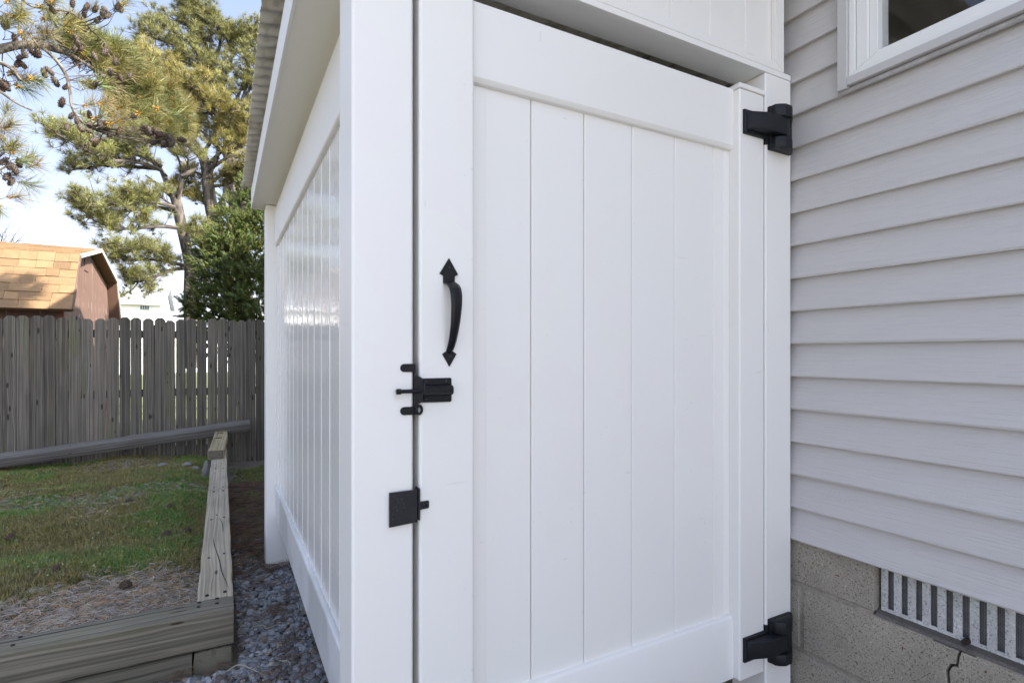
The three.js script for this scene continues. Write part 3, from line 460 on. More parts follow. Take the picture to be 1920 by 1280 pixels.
function timber(label, body, mat, bx, screws = [], endGeo) {
  const t = thing('landscape_timber', label, 'timber', 'timbers edging the lawn'); mesh('beam', body, mat, t); if (endGeo) mesh('end_grain', endGeo, endGrain, t);
  for (const [x, y, z] of screws) { const s = mesh('screw', screwHead, blackSteel, t); s.position.set(x, y, z); s.rotation.set(rr(-0.2, 0.2), rr(0, 3), rr(-0.2, 0.2)); }
  return base(t, ...bx);
}
timber('weathered timber across the front corner of the lawn, upper course', weatheredBox(-3.4, 0.077, -1.50, -0.186, 0.222, -1.36, 'x', 0.004), timberFront, [-1.8, 0.077, -1.43], [[-0.245, 0.224, -1.485], [-0.31, 0.224, -1.477], [-0.245, 0.224, -1.435], [-0.31, 0.224, -1.43], [-0.87, 0.224, -1.47], [-0.875, 0.224, -1.41]]);
timber('dark mossy timber across the front corner of the lawn, lower course', weatheredBox(-3.4, -0.075, -1.50, -0.331, 0.073, -1.366, 'x', 0.003), timberLow, [-1.8, -0.075, -1.43]);
timber('dark timber with its end grain showing under the corner of the lawn edging', weatheredBox(-0.327, -0.075, -3.4, -0.190, 0.073, -1.372, 'z', 0.003), timberLow, [-0.26, -0.075, -2.4], [], (() => { const g = new THREE.PlaneGeometry(0.128, 0.138, 1, 1); g.translate(-0.2585, 0, -1.3655); return g; })());
timber('pale cracked timber running along the lawn from its front corner', weatheredBox(-0.322, 0.077, -3.585, -0.183, 0.220, -1.506, 'z', 0.003), timberPale, [-0.25, 0.077, -2.5], [[-0.216, 0.221, -1.55], [-0.283, 0.221, -1.545], [-0.218, 0.221, -2.05], [-0.285, 0.221, -2.02], [-0.216, 0.221, -2.75], [-0.285, 0.221, -2.73], [-0.22, 0.221, -3.50], [-0.28, 0.221, -3.50]]);
timber('short pale timber along the lawn, butted end to end behind the cracked one', weatheredBox(-0.322, 0.075, -6.2, -0.184, 0.219, -3.59, 'z', 0.003), timberPale, [-0.25, 0.075, -4.9], [[-0.22, 0.22, -3.63], [-0.28, 0.22, -3.64], [-0.22, 0.22, -4.4], [-0.28, 0.22, -4.42]]);
timber('dark lower timber under the pale edging timbers along the gravel', weatheredBox(-0.325, -0.08, -6.2, -0.187, 0.072, -3.41, 'z', 0.003), timberLow, [-0.25, -0.08, -4.8]);
{
  const t = timber('yellowish mossy timber with two bored holes laid on top of the edging by the fence', (() => { const g = weatheredBox(-0.07, 0, -0.73, 0.07, 0.082, 0.73, 'z', 0.004); g.rotateY(-0.03); g.translate(-0.257, 0.222, -5.655); return g; })(), timberMossy, [-0.257, 0.222, -5.655]);
  mesh('end_grain', new THREE.PlaneGeometry(0.13, 0.074).rotateY(-0.03).translate(-0.279, 0.263, -4.921).translate(0.257, -0.222, 5.655), endGrain, t);
  for (const [x, z] of [[-0.262, -5.80], [-0.24, -6.2]]) { const hmesh = mesh('hole_disc', new THREE.CylinderGeometry(0.034, 0.03, 0.005, 18), std({ color: lin(0.06, 0.058, 0.02), roughness: 1 }), t); hmesh.position.set(x, 0.304, z).sub(t.position); }  // dark discs laid on top: moss fill and hole shade in one colour
}
{ // loose beam leaning on it
  const b = thing('loose_beam', 'long grey loose beam lying along the fence, one end propped up', 'beam');
  const A = V(-2.75, 0.075, -6.52), B = V(0.085, 0.352, -6.44), len = A.distanceTo(B), g = weatheredBox(-len / 2, -0.06, -0.07, len / 2, 0.056, 0.07, 'x', 0.006, 0.005);
  const m = mesh('beam', g, timberGrey, b); m.quaternion.setFromUnitVectors(V(1, 0, 0), B.clone().sub(A).normalize()); m.rotateX(0.36); b.position.copy(A).add(B).multiplyScalar(0.5);
}
{ // drying cracks in the timbers: thin dark strips on top paint the shade inside
  const split = (pts, y, w, owner) => { const g = tube(pts.map(([x, z]) => V(x, y, z)), [0.0005, w, w, w, 0.0005], 4, 6).scale(1, 0.35, 1); g.translate(0, y * 0.65, 0); const m = mesh('crack', g, crackShade, owner); m.position.sub(owner.position); };
  const by = (l) => scene.children.find(o => o.userData.label?.startsWith(l));
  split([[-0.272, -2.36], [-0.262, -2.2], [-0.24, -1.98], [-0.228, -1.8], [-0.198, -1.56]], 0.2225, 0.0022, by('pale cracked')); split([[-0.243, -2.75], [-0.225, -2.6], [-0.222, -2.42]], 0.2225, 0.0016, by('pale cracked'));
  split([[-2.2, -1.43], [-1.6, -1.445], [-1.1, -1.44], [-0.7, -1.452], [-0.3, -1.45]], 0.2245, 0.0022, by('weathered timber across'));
}
for (const [l, pts] of [['pale crooked twig on the gravel beside the timbers', [[-0.10, -1.62], [-0.06, -1.60], [-0.05, -1.575], [-0.01, -1.585]]], ['thin straw coloured twig at the foot of the corner timber', [[-0.21, -1.30], [-0.17, -1.32], [-0.12, -1.27], [-0.09, -1.20]]], ['short pale twig lying on the pebbles by the lower rail', [[-0.02, -1.28], [0.01, -1.25], [0.015, -1.21]]]])
  tag(mesh(numbered('twig'), tube(pts.map(([x, z], i) => V(x, GR(x, z) + 0.02 + 0.004 * (i % 2), z)), [0.003, 0.0028, 0.0015], 5, 4), std({ color: lin(0.42, 0.38, 0.28), roughness: 0.9 })), l, 'twig', 'twigs on the gravel');

// ---------------------------------------------------------------- picket fence
{
  const f = thing('picket_fence', 'tall weathered grey dog-ear picket fence across the back of the yard', 'fence');
  const Z = -6.7, r = rng(77), mk = (w, h, seed) => { const c = w * 0.29, p = [[-w / 2, 0], [w / 2, 0], [w / 2, h - c], [w / 2 - c, h], [-w / 2 + c, h], [-w / 2, h - c]]; return plateXY(p, 0, 0.017, 0.0015); };
  // picket centres follow the photograph's spacing
  let x = -4.2; const G = [];
  while (x < 1.36) {
    const w = rr(0.103, 0.112, r), gap = x > -1.95 && x < -0.45 && r() < 0.9 ? rr(0.005, 0.010, r) : r() < 0.25 ? rr(0.005, 0.008, r) : rr(0.0015, 0.0035, r), h = 1.835 + rr(-0.018, 0.018, r);
    const g = mk(w, h); { const uv = g.attributes.uv, ou = r() * 5, ov = r() * 5; for (let i = 0; i < uv.count; i++) uv.setXY(i, uv.getX(i) + ou, uv.getY(i) + ov); }
    // warp a little
    const p = g.attributes.position; const bow = rr(-0.006, 0.006, r), tw = rr(-0.006, 0.006, r);
    for (let i = 0; i < p.count; i++) { const t = p.getY(i) / 1.83; p.setZ(i, p.getZ(i) + bow * t * t + tw * t * p.getX(i) * 10); }
    g.computeVertexNormals();
    const m = mesh('picket', g, fenceMats[Math.floor(r() * 6)], f); m.position.set(x + w / 2, -0.152 + rr(-0.01, 0.01, r) + 0.008 * x, Z + rr(-0.002, 0.003, r)); m.rotation.z = rr(-0.003, 0.003, r);
    x += w + gap;
  }
  for (const y of [0.02, 0.73, 1.44]) mesh('rail', rbox(-4.2, y, Z - 0.05, 1.36, y + 0.089, Z - 0.006, 0.003, 'x'), fenceBack, f);
  for (const px of [-3.4, -0.96, 1.25]) mesh('post', rbox(px, -0.3, Z - 0.145, px + 0.09, 1.6, Z - 0.052, 0.003), fenceBack, f);
  base(f, -1.4, -0.15, Z);
}

// ---------------------------------------------------------------- gambrel shed behind the fence
{
  const b = thing('barn_shed', 'brown gambrel roofed garden shed with tan shingles behind the fence', 'shed');
  const XE = -1.97, XW = XE - 0.16, XL = -7.2, E = [-7.93, 1.83], B1 = [-8.40, 2.62], R = [-9.9, 2.95], B2 = [-11.4, 2.62], D = [-11.87, 1.83];
  const brown = (() => { const t = tex(512, 512, (u, v, c) => { const s = vn(u * 48, v * 3, 48, 3, 0), a = fbm(u, v, 3, 5, 4, 1), gr = smooth(0.06, 0.0, Math.abs(((u * 5) % 1) - 0.5)) * 0.4, chip = smooth(0.80, 0.9, vn(u * 40, v * 6, 40, 6, 2)) * 0.12; const k = (0.75 + 0.3 * s + 0.25 * a) * (1 - gr * 0.4); c[0] = 0.15 * k + chip; c[1] = 0.088 * k + chip * 0.8; c[2] = 0.065 * k + chip * 0.7; return c; }); return std({ map: rep(t, 0.8, 0.8), roughness: 0.85, bumpMap: rep(t, 0.8, 0.8), bumpScale: 0.004 }); })();
  const rake = std({ color: lin(0.62, 0.58, 0.50), roughness: 0.7 }), under = std({ color: lin(0.16, 0.09, 0.06), roughness: 0.9 });
  // gable wall and body
  mesh('wall', prism([[E[0] - 0.28, -0.3], [E[0] - 0.28, 1.96], [B1[0] - 0.03, B1[1] - 0.08], [R[0], R[1] - 0.09], [B2[0] + 0.03, B2[1] - 0.08], [D[0] + 0.28, 1.96], [D[0] + 0.28, -0.3]], 'x', XL + 0.15, XW, 'y'), brown, b);
  const trimMat = std({ color: lin(0.17, 0.06, 0.035), roughness: 0.8 });
  mesh('corner_board', rbox(XW - 0.06, -0.3, E[0] - 0.285, XW + 0.018, 1.83, E[0] - 0.262, 0.003), trimMat, b);
  mesh('gable_vent', rbox(XW - 0.002, 2.56, -9.78, XW + 0.012, 2.73, -9.5, 0.002), brown, b);
  // roof decks
  const deck = (a, c, t = 0.03) => { const n = V(0, c[0] - a[0], a[1] - c[1]).normalize(); if (n.y < 0) n.negate(); return prism([[a[0], a[1]], [c[0], c[1]], [c[0] - n.z * t, c[1] - n.y * t], [a[0] - n.z * t, a[1] - n.y * t]], 'x', XL, XE - 0.01, 'x'); };
  const roof = new THREE.Group(); roof.name = 'roof'; b.add(roof);
  for (const [p, q] of [[E, B1], [B1, R], [R, B2], [B2, D]]) mesh('deck', deck(p, q, 0.045), under, roof);
  // rakes on the gable end
  const rk = (p, q) => { const dz = q[0] - p[0], dy = q[1] - p[1], l = Math.hypot(dz, dy), g = rbox(-0.0, -0.022, -l / 2, 0.018, 0.03, l / 2, 0.002, 'z'); g.rotateX(-Math.atan2(dy, dz)); g.translate(XE - 0.009, (p[1] + q[1]) / 2, (p[0] + q[0]) / 2); return g; };
  for (const [p, q] of [[E, B1], [B1, R], [R, B2], [B2, D]]) mesh('rake_board', rk(p, q), p === E ? brown : rake, roof);
  // shingles
  const grit = (f, s) => { const t = tex(256, 256, (u, v, c) => { const n = vn(u * 64, v * 64, 64, 64, s & 3), a = fbm(u, v, 4, 4, 4, (s + 1) & 3), k = f * (0.72 + 0.35 * n + 0.3 * a); c[0] = 0.225 * k; c[1] = 0.14 * k; c[2] = 0.07 * k; return c; }); return std({ map: rep(t, 3, 3), roughness: 0.95, bumpMap: rep(t, 3, 3), bumpScale: 0.002 }); };
  const gm = [grit(1.0, 1), grit(0.82, 2), grit(1.12, 3), grit(0.92, 0), grit(0.70, 5)], r = rng(5);
  const course = (p, q, rows, cover) => {
    const dz = q[0] - p[0], dy = q[1] - p[1], l = Math.hypot(dz, dy), ex = l / rows, ang = Math.atan2(dy, dz);
    for (let k = 0; k < rows; k++) {
      let x = XE - 0.004; let first = true;
      while (x > XL) {
        const w = first ? rr(0.08, 0.3, r) : (r() < 0.5 ? rr(0.13, 0.2, r) : rr(0.24, 0.34, r)); first = false; if (x < -4.4) { // beyond the picture's edge in longer strips
        }
        const x0 = Math.max(x - w, XL), th = rr(0.012, 0.021, r), g = rbox(x0 + 0.0012, -0.002 - th, -0.01 - rr(0, 0.006, r), x - 0.0012, -0.002, ex + 0.02, 0.0015, 'x', 1);
        const tilt = -0.055; g.rotateX(tilt); g.translate(0, -0.012, 0); g.rotateX(-ang); g.translate(0, p[1] + dy * k / rows, p[0] + dz * k / rows);
        mesh('shingle', g, gm[Math.floor(r() * r() * 5)], roof); x -= w;
      }
    }
  };
  course(E, B1, 7); course(B1, R, 9);
  const blank = (p, q) => mesh('shingle_field', deck(p, q, -0.012), gm[0], roof); blank(R, B2); blank(B2, D);
  base(b, -4.4, -0.2, -9.9);
}
// ---------------------------------------------------------------- white house far behind
{
  const h = thing('white_house', 'distant white house with a pale grey roof beyond the shed', 'house');
  const wh = std({ color: lin(0.80, 0.79, 0.77), roughness: 0.7 }), gr = std({ color: lin(0.30, 0.31, 0.34), roughness: 0.9 }), dk = std({ color: lin(0.08, 0.11, 0.14), roughness: 0.2 });
  mesh('wall', prism([[-45, -0.3], [-45, 4.95], [-49, 6.35], [-53, 4.95], [-53, -0.3]], 'x', -14, -4.1, 'y'), wh, h);
  mesh('roof', prism([[-44.6, 4.84], [-49, 6.38], [-49, 6.52], [-44.6, 4.98]], 'x', -14.3, -3.8), gr, h); mesh('roof', prism([[-49, 6.38], [-53.4, 4.84], [-53.4, 4.98], [-49, 6.52]], 'x', -14.3, -3.8), gr, h);
  mesh('fascia', plainBox(-14.3, 4.72, -44.62, -3.8, 4.86, -44.5), wh, h);
  const wi = new THREE.Group(); wi.name = 'window'; h.add(wi); mesh('frame', plainBox(-5.36, 4.34, -45, -4.78, 4.70, -44.95), wh, wi); for (let k = 0; k < 4; k++) mesh('pane', plainBox(-5.33 + 0.135 * k, 4.37, -44.96, -5.22 + 0.135 * k, 4.67, -44.94), dk, wi);
  const w2 = new THREE.Group(); w2.name = 'window'; h.add(w2); mesh('frame', plainBox(-4.12, 3.3, -46.6, -4.06, 4.6, -46.0), wh, w2); for (const y of [3.36, 3.99]) mesh('pane', plainBox(-4.08, y, -46.55, -4.045, y + 0.56, -46.05), dk, w2);
  mesh('wing', plainBox(-4.09, -0.3, -52.5, 4, 2.9, -48.5), wh, h); mesh('wing_roof', prism([[-48.1, 2.9], [-50.5, 4.7], [-52.9, 2.9]], 'x', -4.05, 4.3), gr, h);
  base(h, -9, -0.2, -49);
}

// ---------------------------------------------------------------- trees
const bark = (() => { const t = tex(512, 1024, (u, v, c) => { const a = vn(u * 16 + 2 * fbm(u, v, 4, 6, 3, 1), v * 10, 16, 10, 0), b = fbm(u, v, 8, 16, 4, 2), k = 0.032 + 0.07 * smooth(0.25, 0.7, a) * (0.5 + b); c[0] = k * 1.2; c[1] = k; c[2] = k * 0.8; return c; }); return std({ map: rep(t, 1.4, 0.7), roughness: 0.95, bumpMap: rep(t, 1.4, 0.7), bumpScale: 0.02 }); })();
const lichenBark = (() => { const t = tex(512, 512, (u, v, c) => { const a = fbm(u, v, 8, 8, 4, 0), l = smooth(0.5, 0.65, fbm(u, v, 6, 6, 4, 2)); for (let i = 0; i < 3; i++) c[i] = lerp([0.085, 0.065, 0.05][i], [0.20, 0.195, 0.155][i], l * 0.8) * (0.6 + 0.8 * a); return c; }); return std({ map: rep(t, 6, 3), roughness: 0.95, bumpMap: rep(t, 6, 3), bumpScale: 0.006 }); })();
function tuftGeo(n, len, wid, stem, seed, segs = 2, spread = [0.25, 1.25]) { // needles round a shoot along +y
  const r = rng(seed), P = [], I = [];
  for (let i = 0; i < n; i++) {
    const a = r() * 6.2832, el = rr(spread[0], spread[1], r), h0 = stem * r(), L = len * rr(0.75, 1.08, r);
    const dir = V(Math.sin(el) * Math.cos(a), Math.cos(el), Math.sin(el) * Math.sin(a)), side = dir.clone().cross(randDir(r)).normalize(), bend = V(0, -1, 0).multiplyScalar(rr(0, 0.16, r)).add(V(rr(-0.1, 0.1, r), 0, rr(-0.1, 0.1, r)));
    const st = P.length / 3;
    for (let s = 0; s <= segs; s++) { const t = s / segs, c = V(0, h0, 0).addScaledVector(dir, L * t).addScaledVector(bend, L * t * t), w = wid * (s === segs ? 0.12 : 0.5); P.push(c.x + side.x * w, c.y + side.y * w, c.z + side.z * w, c.x - side.x * w, c.y - side.y * w, c.z - side.z * w); if (s) { const q = st + 2 * s; I.push(q - 2, q - 1, q, q - 1, q + 1, q); } }
  }
  const g = new THREE.BufferGeometry(); g.setAttribute('position', new THREE.Float32BufferAttribute(P, 3)); g.setIndex(I); g.computeVertexNormals(); return g;
}
const needleMat = phy({ color: lin(0.185, 0.178, 0.056), roughness: 0.55 });
const coneGeo = (() => { // overlapping scales round a spindle
  const G = [], core = new THREE.SphereGeometry(0.5, 8, 6).scale(0.55, 0.95, 0.55); G.push(core);
  for (let k = 0; k < 46; k++) { const t = (k + 0.5) / 46, y = 0.46 - t * 0.95, R = 0.30 * Math.pow(Math.sin(Math.PI * (0.12 + 0.80 * t)), 0.7), a = k * 2.39996, s = new THREE.TetrahedronGeometry(0.095, 0).scale(1.2, 0.55, 1.0); s.rotateZ(-0.5); s.translate(R, 0, 0); s.rotateY(a); s.translate(0, y, 0); G.push(s); }
  return mergeGeometries(G.map(g => { const q = g.index ? g.toNonIndexed() : g; for (const k of Object.keys(q.attributes)) if (k !== 'position' && k !== 'normal') q.deleteAttribute(k); return q; }));
})();
const coneMat = std({ color: lin(0.06, 0.038, 0.026), roughness: 0.85 }), coneMatB = std({ color: lin(0.10, 0.075, 0.057), roughness: 0.9 });
const pollenGeo = (() => { const G = []; for (let k = 0; k < 7; k++) { const a = k / 7 * 6.28; const s = new THREE.CapsuleGeometry(0.0035, 0.02, 2, 5); s.rotateZ(0.9); s.translate(0.012, 0.008 * (k % 3), 0); s.rotateY(a); G.push(s); } const c = new THREE.CapsuleGeometry(0.004, 0.035, 2, 5).translate(0, 0.025, 0); G.push(c); return mergeGeometries(G); })();
const pollenMat = std({ color: lin(0.50, 0.27, 0.045), roughness: 0.8 });

// near pine: limbs reach in over the lawn from the left
{
  const t = thing('pine_tree', 'near pine with long yellow-green needles and many cones, its limb reaching over the lawn', 'pine tree', 'pine trees');
  const r = rng(21), tufts = [], cols = [], pollen = [], twigG = [], cones = [];
  const trunkPts = [V(-5.05, -0.1, -4.8), V(-5.02, 1.5, -4.8), V(-4.95, 3.2, -4.75), V(-4.9, 5.5, -4.8), V(-4.8, 8.6, -4.7)];
  mesh('trunk', tube(trunkPts, [0.2, 0.17, 0.15, 0.11, 0.03], 12), bark, t);
  const A = (px, py, z) => atZ(px, py, z);
  const limb = (pts, r0, r1, name = 'limb') => { mesh(name, tube(pts, [r0, lerp(r0, r1, 0.5), r1], 7, 6), lichenBark, t); return new THREE.CatmullRomCurve3(pts); };
  const addTuft = (p, d, s = 1) => { tufts.push({ p, q: quatTo(d, r() * 6.28), s: s * rr(0.8, 1.12, r), c: lin(rr(0.75, 1.2, r), rr(0.8, 1.15, r), rr(0.6, 1.2, r)) }); if (r() < 0.55) pollen.push({ p: p.clone().addScaledVector(d.clone().normalize(), 0.03 * s), q: quatTo(d, r() * 6), s: rr(0.8, 1.35, r) }); };
  const addCone = (p, d) => cones.push([p, d, rr(0.075, 0.10, r), r() < 0.5]);
  const twig = (p0, p1, w = 0.005) => { const m = p0.clone().lerp(p1, 0.5).add(V(rr(-1, 1, r), rr(-1, 0.4, r), rr(-1, 1, r)).multiplyScalar(p0.distanceTo(p1) * 0.12)); twigG.push(tube([p0, m, p1], [w, w * 0.8, w * 0.55], 5, 3)); };
  // limb curves
  const z0 = -5.0;
  const main = limb([V(-4.95, 3.6, -4.75), A(-160, 130, -4.9), A(0, 92, z0), A(40, 84, z0 - 0.02), A(80, 86, z0 - 0.05), A(112, 95, z0 - 0.1), A(140, 107, z0 - 0.2), A(172, 128, z0 - 0.35), A(210, 155, z0 - 0.5), A(255, 190, z0 - 0.8), A(320, 240, z0 - 1.1)], 0.05, 0.012);
  const hang = limb([A(78, 88, z0 - 0.05), A(104, 112, z0), A(124, 143, z0 + 0.03), A(131, 175, z0 + 0.05), A(134, 200, z0 + 0.06), A(148, 224, z0 + 0.05), A(166, 238, z0 + 0.02)], 0.017, 0.008);
  const top = limb([A(30, -20, z0 + 0.1), A(52, 8, z0 + 0.05), A(92, 17, z0), A(128, 22, z0 - 0.04), A(152, 37, z0 - 0.08), A(172, 58, z0 - 0.14), A(196, 80, z0 - 0.2)], 0.011, 0.005);
  const top2 = limb([A(42, -20, z0), A(42, 18, z0), A(37, 40, z0 + 0.02), A(34, 66, z0 + 0.04)], 0.014, 0.010);
  const low = limb([A(-90, 90, z0 + 0.1), A(0, 118, z0 + 0.15), A(24, 131, z0 + 0.17), A(38, 150, z0 + 0.18)], 0.022, 0.008);
  limb([A(-120, 120, z0 + 0.2), A(-30, 152, z0 + 0.2), A(0, 172, z0 + 0.2), A(30, 193, z0 + 0.2), A(59, 207, z0 + 0.2)], 0.016, 0.006, 'dead_limb');
  const leftL = limb([V(-4.97, 2.8, -4.75), A(-150, 330, z0), A(-60, 315, z0), A(-12, 300, z0), A(8, 285, z0)], 0.03, 0.008);
  const left2 = limb([A(-60, 315, z0), A(-15, 325, z0 + 0.05), A(12, 312, z0 + 0.05), A(40, 312, z0 + 0.05)], 0.012, 0.005);
  // foliage of the main limb: shoots spread through a volume that follows the limb out to the right
  const spots = [];
  for (let k = 0; k < 250; k++) { const f = Math.pow(r(), 0.8), px = lerp(112, 345, f), c = lerp(70, 232, Math.pow(f, 1.05)), hw = lerp(36, 46, Math.sin(f * 3.1)), py = c + rr(-1, 1, r) * hw; spots.push([px, py, z0 - rr(0.05, 0.4, r) - f * 0.9]); }
  for (const [px, py] of [[12, 30], [25, 38], [8, 60], [60, 45], [72, 38], [85, 30], [65, 62], [95, 55], [50, 70], [100, 42], [20, 5], [5, 8], [62, 8], [88, 5], [110, 50], [75, 75], [30, 60], [120, 62]]) spots.push([px, py, z0 + rr(-0.15, 0.15, r)]);
  for (const [px, py] of [[45, 142], [30, 150], [20, 158], [8, 135], [225, 12], [210, 22], [165, 20], [140, 150], [165, 165], [178, 195], [150, 200], [170, 225], [195, 235], [215, 205], [235, 245], [250, 215], [275, 235], [300, 262], [330, 268], [285, 205], [310, 215]]) spots.push([px, py, z0 + rr(-0.1, 0.1, r)]);
  for (const [px, py] of [[6, 222], [8, 245], [8, 275], [-15, 285], [18, 290], [36, 298], [24, 305], [44, 316], [28, 340], [8, 370], [-8, 380], [2, 330], [-20, 250]]) spots.push([px, py, z0 + rr(-0.1, 0.1, r)]);
  const curves = [main, hang, top, low, leftL, left2, top2];
  for (const [px, py, z] of spots) {
    const p = A(px, py, z); let best = null, bd = 9; for (const c of curves) for (let i = 1; i <= 24; i++) { const q = c.getPoint(i / 24), d = q.distanceTo(p) + (i / 24) * -0.02; if (d < bd && d > 0.05) { bd = d; best = q; } }
    const d = p.clone().sub(best).normalize().multiplyScalar(0.5).add(V(0.55, 0.25, 0.1)).add(randDir(r).multiplyScalar(0.45)).normalize();
    const p0 = p.clone().addScaledVector(d, -0.07); twig(best, p0, 0.0045); twig(p0, p, 0.0035); addTuft(p, d, 0.92);
    if (r() < 0.12) for (let k = 0, n = 1 + Math.floor(r() * 2.6); k < n; k++) addCone(p0.clone().lerp(best, 0.08 + 0.1 * k).add(V(rr(-0.03, 0.03, r), -0.045, rr(-0.03, 0.03, r))), V(rr(-0.6, 0.6, r), rr(-1, 0.2, r), rr(-0.6, 0.6, r)));
  }
  // cones that hang in bunches where the photograph shows them
  for (const [px, py] of [[97, 18], [92, 6], [135, 6], [161, 13], [157, 25], [178, 17], [195, 17], [192, 27], [201, 29], [220, 12], [182, 37], [226, 18], [142, 72], [146, 82], [140, 92], [152, 90], [38, 107], [45, 100], [70, 98], [62, 100], [32, 120], [40, 120], [25, 132], [35, 145], [82, 137], [92, 133], [103, 153], [123, 163], [115, 192], [10, 162], [2, 163], [8, 43], [46, 74], [176, 105], [195, 97], [215, 115], [242, 142], [178, 158], [206, 135], [225, 145], [133, 217], [143, 225], [125, 238], [150, 240], [167, 215], [168, 232], [166, 245], [187, 233], [200, 230], [201, 245], [205, 252], [222, 247], [175, 262], [178, 268], [270, 240], [280, 245], [292, 247], [275, 250], [300, 252], [310, 258], [319, 258], [322, 270], [296, 262], [306, 270], [250, 218], [340, 262], [3, 258], [6, 302], [16, 311], [27, 318], [35, 306], [12, 331], [20, 341]]) { const p = A(px, py, z0 + rr(-0.05, 0.14, r)); addCone(p, V(rr(-0.5, 0.5, r), rr(-1, -0.1, r), rr(-0.5, 0.5, r))); let best = null, bd = 9; for (const c of curves) for (let i = 0; i <= 24; i++) { const q = c.getPoint(i / 24), d = q.distanceTo(p); if (d < bd) { bd = d; best = q; } } twig(best, p, 0.0035); }
  // the rest of the crown, beside the picture
  for (let k = 0; k < 15; k++) {
    const a = 2.4 + k * 2.05 + rr(-0.3, 0.3, r), y = 2.8 + k * 0.37, L = rr(1.2, 2.4, r) * (1 - k / 26); let dx = Math.cos(a), dz = Math.sin(a); if (dx > 0.2 && dz < 0.6) dx = -dx;
    const b0 = V(-4.93, y, -4.77), b1 = V(-4.93 + dx * L, y + 0.35, -4.77 + dz * L); const c = limb([b0, b0.clone().lerp(b1, 0.5).add(V(0, 0.1, 0)), b1], 0.03, 0.008);
    for (let q = 0; q < 16; q++) { const f = rr(0.35, 1, r), p = c.getPoint(f), d = randDir(r); d.y = Math.abs(d.y) * 0.7; const e = p.clone().addScaledVector(d, rr(0.12, 0.35, r)); twig(p, e, 0.005); addTuft(e, d, 1); }
  }
  mesh('twigs', mergeGeometries(twigG), lichenBark, t).userData.kind = 'stuff';
  instanced('needles', tuftGeo(95, 0.19, 0.0028, 0.12, 3, 2), needleMat, tufts, t);
  instanced('pollen_buds', pollenGeo, pollenMat, pollen, t);
  for (const [p, d, s, b] of cones) { const m = mesh('cone', coneGeo, b ? coneMat : coneMatB, t); m.position.copy(p); m.quaternion.copy(quatTo(d, r() * 6)); m.scale.set(s * 0.82, s, s * 0.82); }
  base(t, -5.05, -0.1, -4.8);
}
// pines beyond the fence
function farPine(label, seed, trunk, radii, boughs, opt = {}) {
  const t = thing('pine_tree', label, 'pine tree', 'pine trees'), r = rng(seed), tufts = [], twigs = [], cones = [];
  const { len = 0.16, tw = 0.5, dens = 1, tint = [1, 1, 1], z = -14 } = opt;
  const P = (q) => { const k = q[2] ?? 0; return atZ(q[0], q[1], z + k); };
  for (let i = 0; i < trunk.length; i++) mesh(i ? 'limb' : 'trunk', tube(trunk[i].map(P), radii[i], 10, 6), bark, t);
  for (const b of boughs) {
    const c = new THREE.CatmullRomCurve3(b.p.map(P)), L = c.getLength(); mesh('limb', tube(b.p.map(P), [b.r ?? 0.05, (b.r ?? 0.05) * 0.6, 0.012], 6, 6), bark, t);
    const n = Math.round(L * 26 * dens * (b.d ?? 1));
    for (let k = 0; k < n; k++) {
      const f = Math.pow(rr(b.f ?? 0.12, 1, r), 0.8), p = c.getPoint(f), tan = c.getTangent(f), s = (b.s ?? tw) * rr(0.35, 1, r) * (0.55 + 0.6 * Math.sin(f * 2.6));
      const d = tan.clone().multiplyScalar(0.5).add(V(rr(-1, 1, r), rr(-0.25, 0.85, r) * (b.up ?? 1), rr(-1, 1, r))).normalize(); const e = p.clone().addScaledVector(d, s);
      const m = p.clone().lerp(e, 0.55).add(V(0, -0.06 * s, 0)); twigs.push(tube([p, m, e], [0.012, 0.008, 0.004], 4, 2));
      const m2 = 2 + Math.floor(r() * 3); for (let q = 0; q < m2; q++) { const h = q ? m.clone().lerp(e, r()).add(randDir(r).multiplyScalar(0.10)) : e, dd = d.clone().multiplyScalar(0.6).add(V(0, 0.55, 0)).add(randDir(r).multiplyScalar(0.5)).normalize(); const y = rr(0.7, 1.25, r); tufts.push({ p: h, q: quatTo(dd, r() * 6.28), s: rr(0.75, 1.2, r), c: lin(y * tint[0], y * tint[1] * rr(0.94, 1.04, r), y * tint[2] * rr(0.7, 1.15, r)) }); if (r() < 0.05) cones.push([h.clone().add(V(0, -0.05, 0)), d, 0.085]); }
    }
  }
  mesh('twigs', mergeGeometries(twigs), bark, t).userData.kind = 'stuff';
  instanced('needles', tuftGeo(46, len, 0.0062, 0.07, seed + 1, 1, [0.15, 1.35]), needleMat, tufts, t);
  instanced('cones', coneGeo, coneMat, cones.map(([p, d, s]) => ({ p, q: quatTo(d, 0), s })), t);
  const b0 = P(trunk[0][0]); base(t, b0.x, b0.y, b0.z); return t;
}
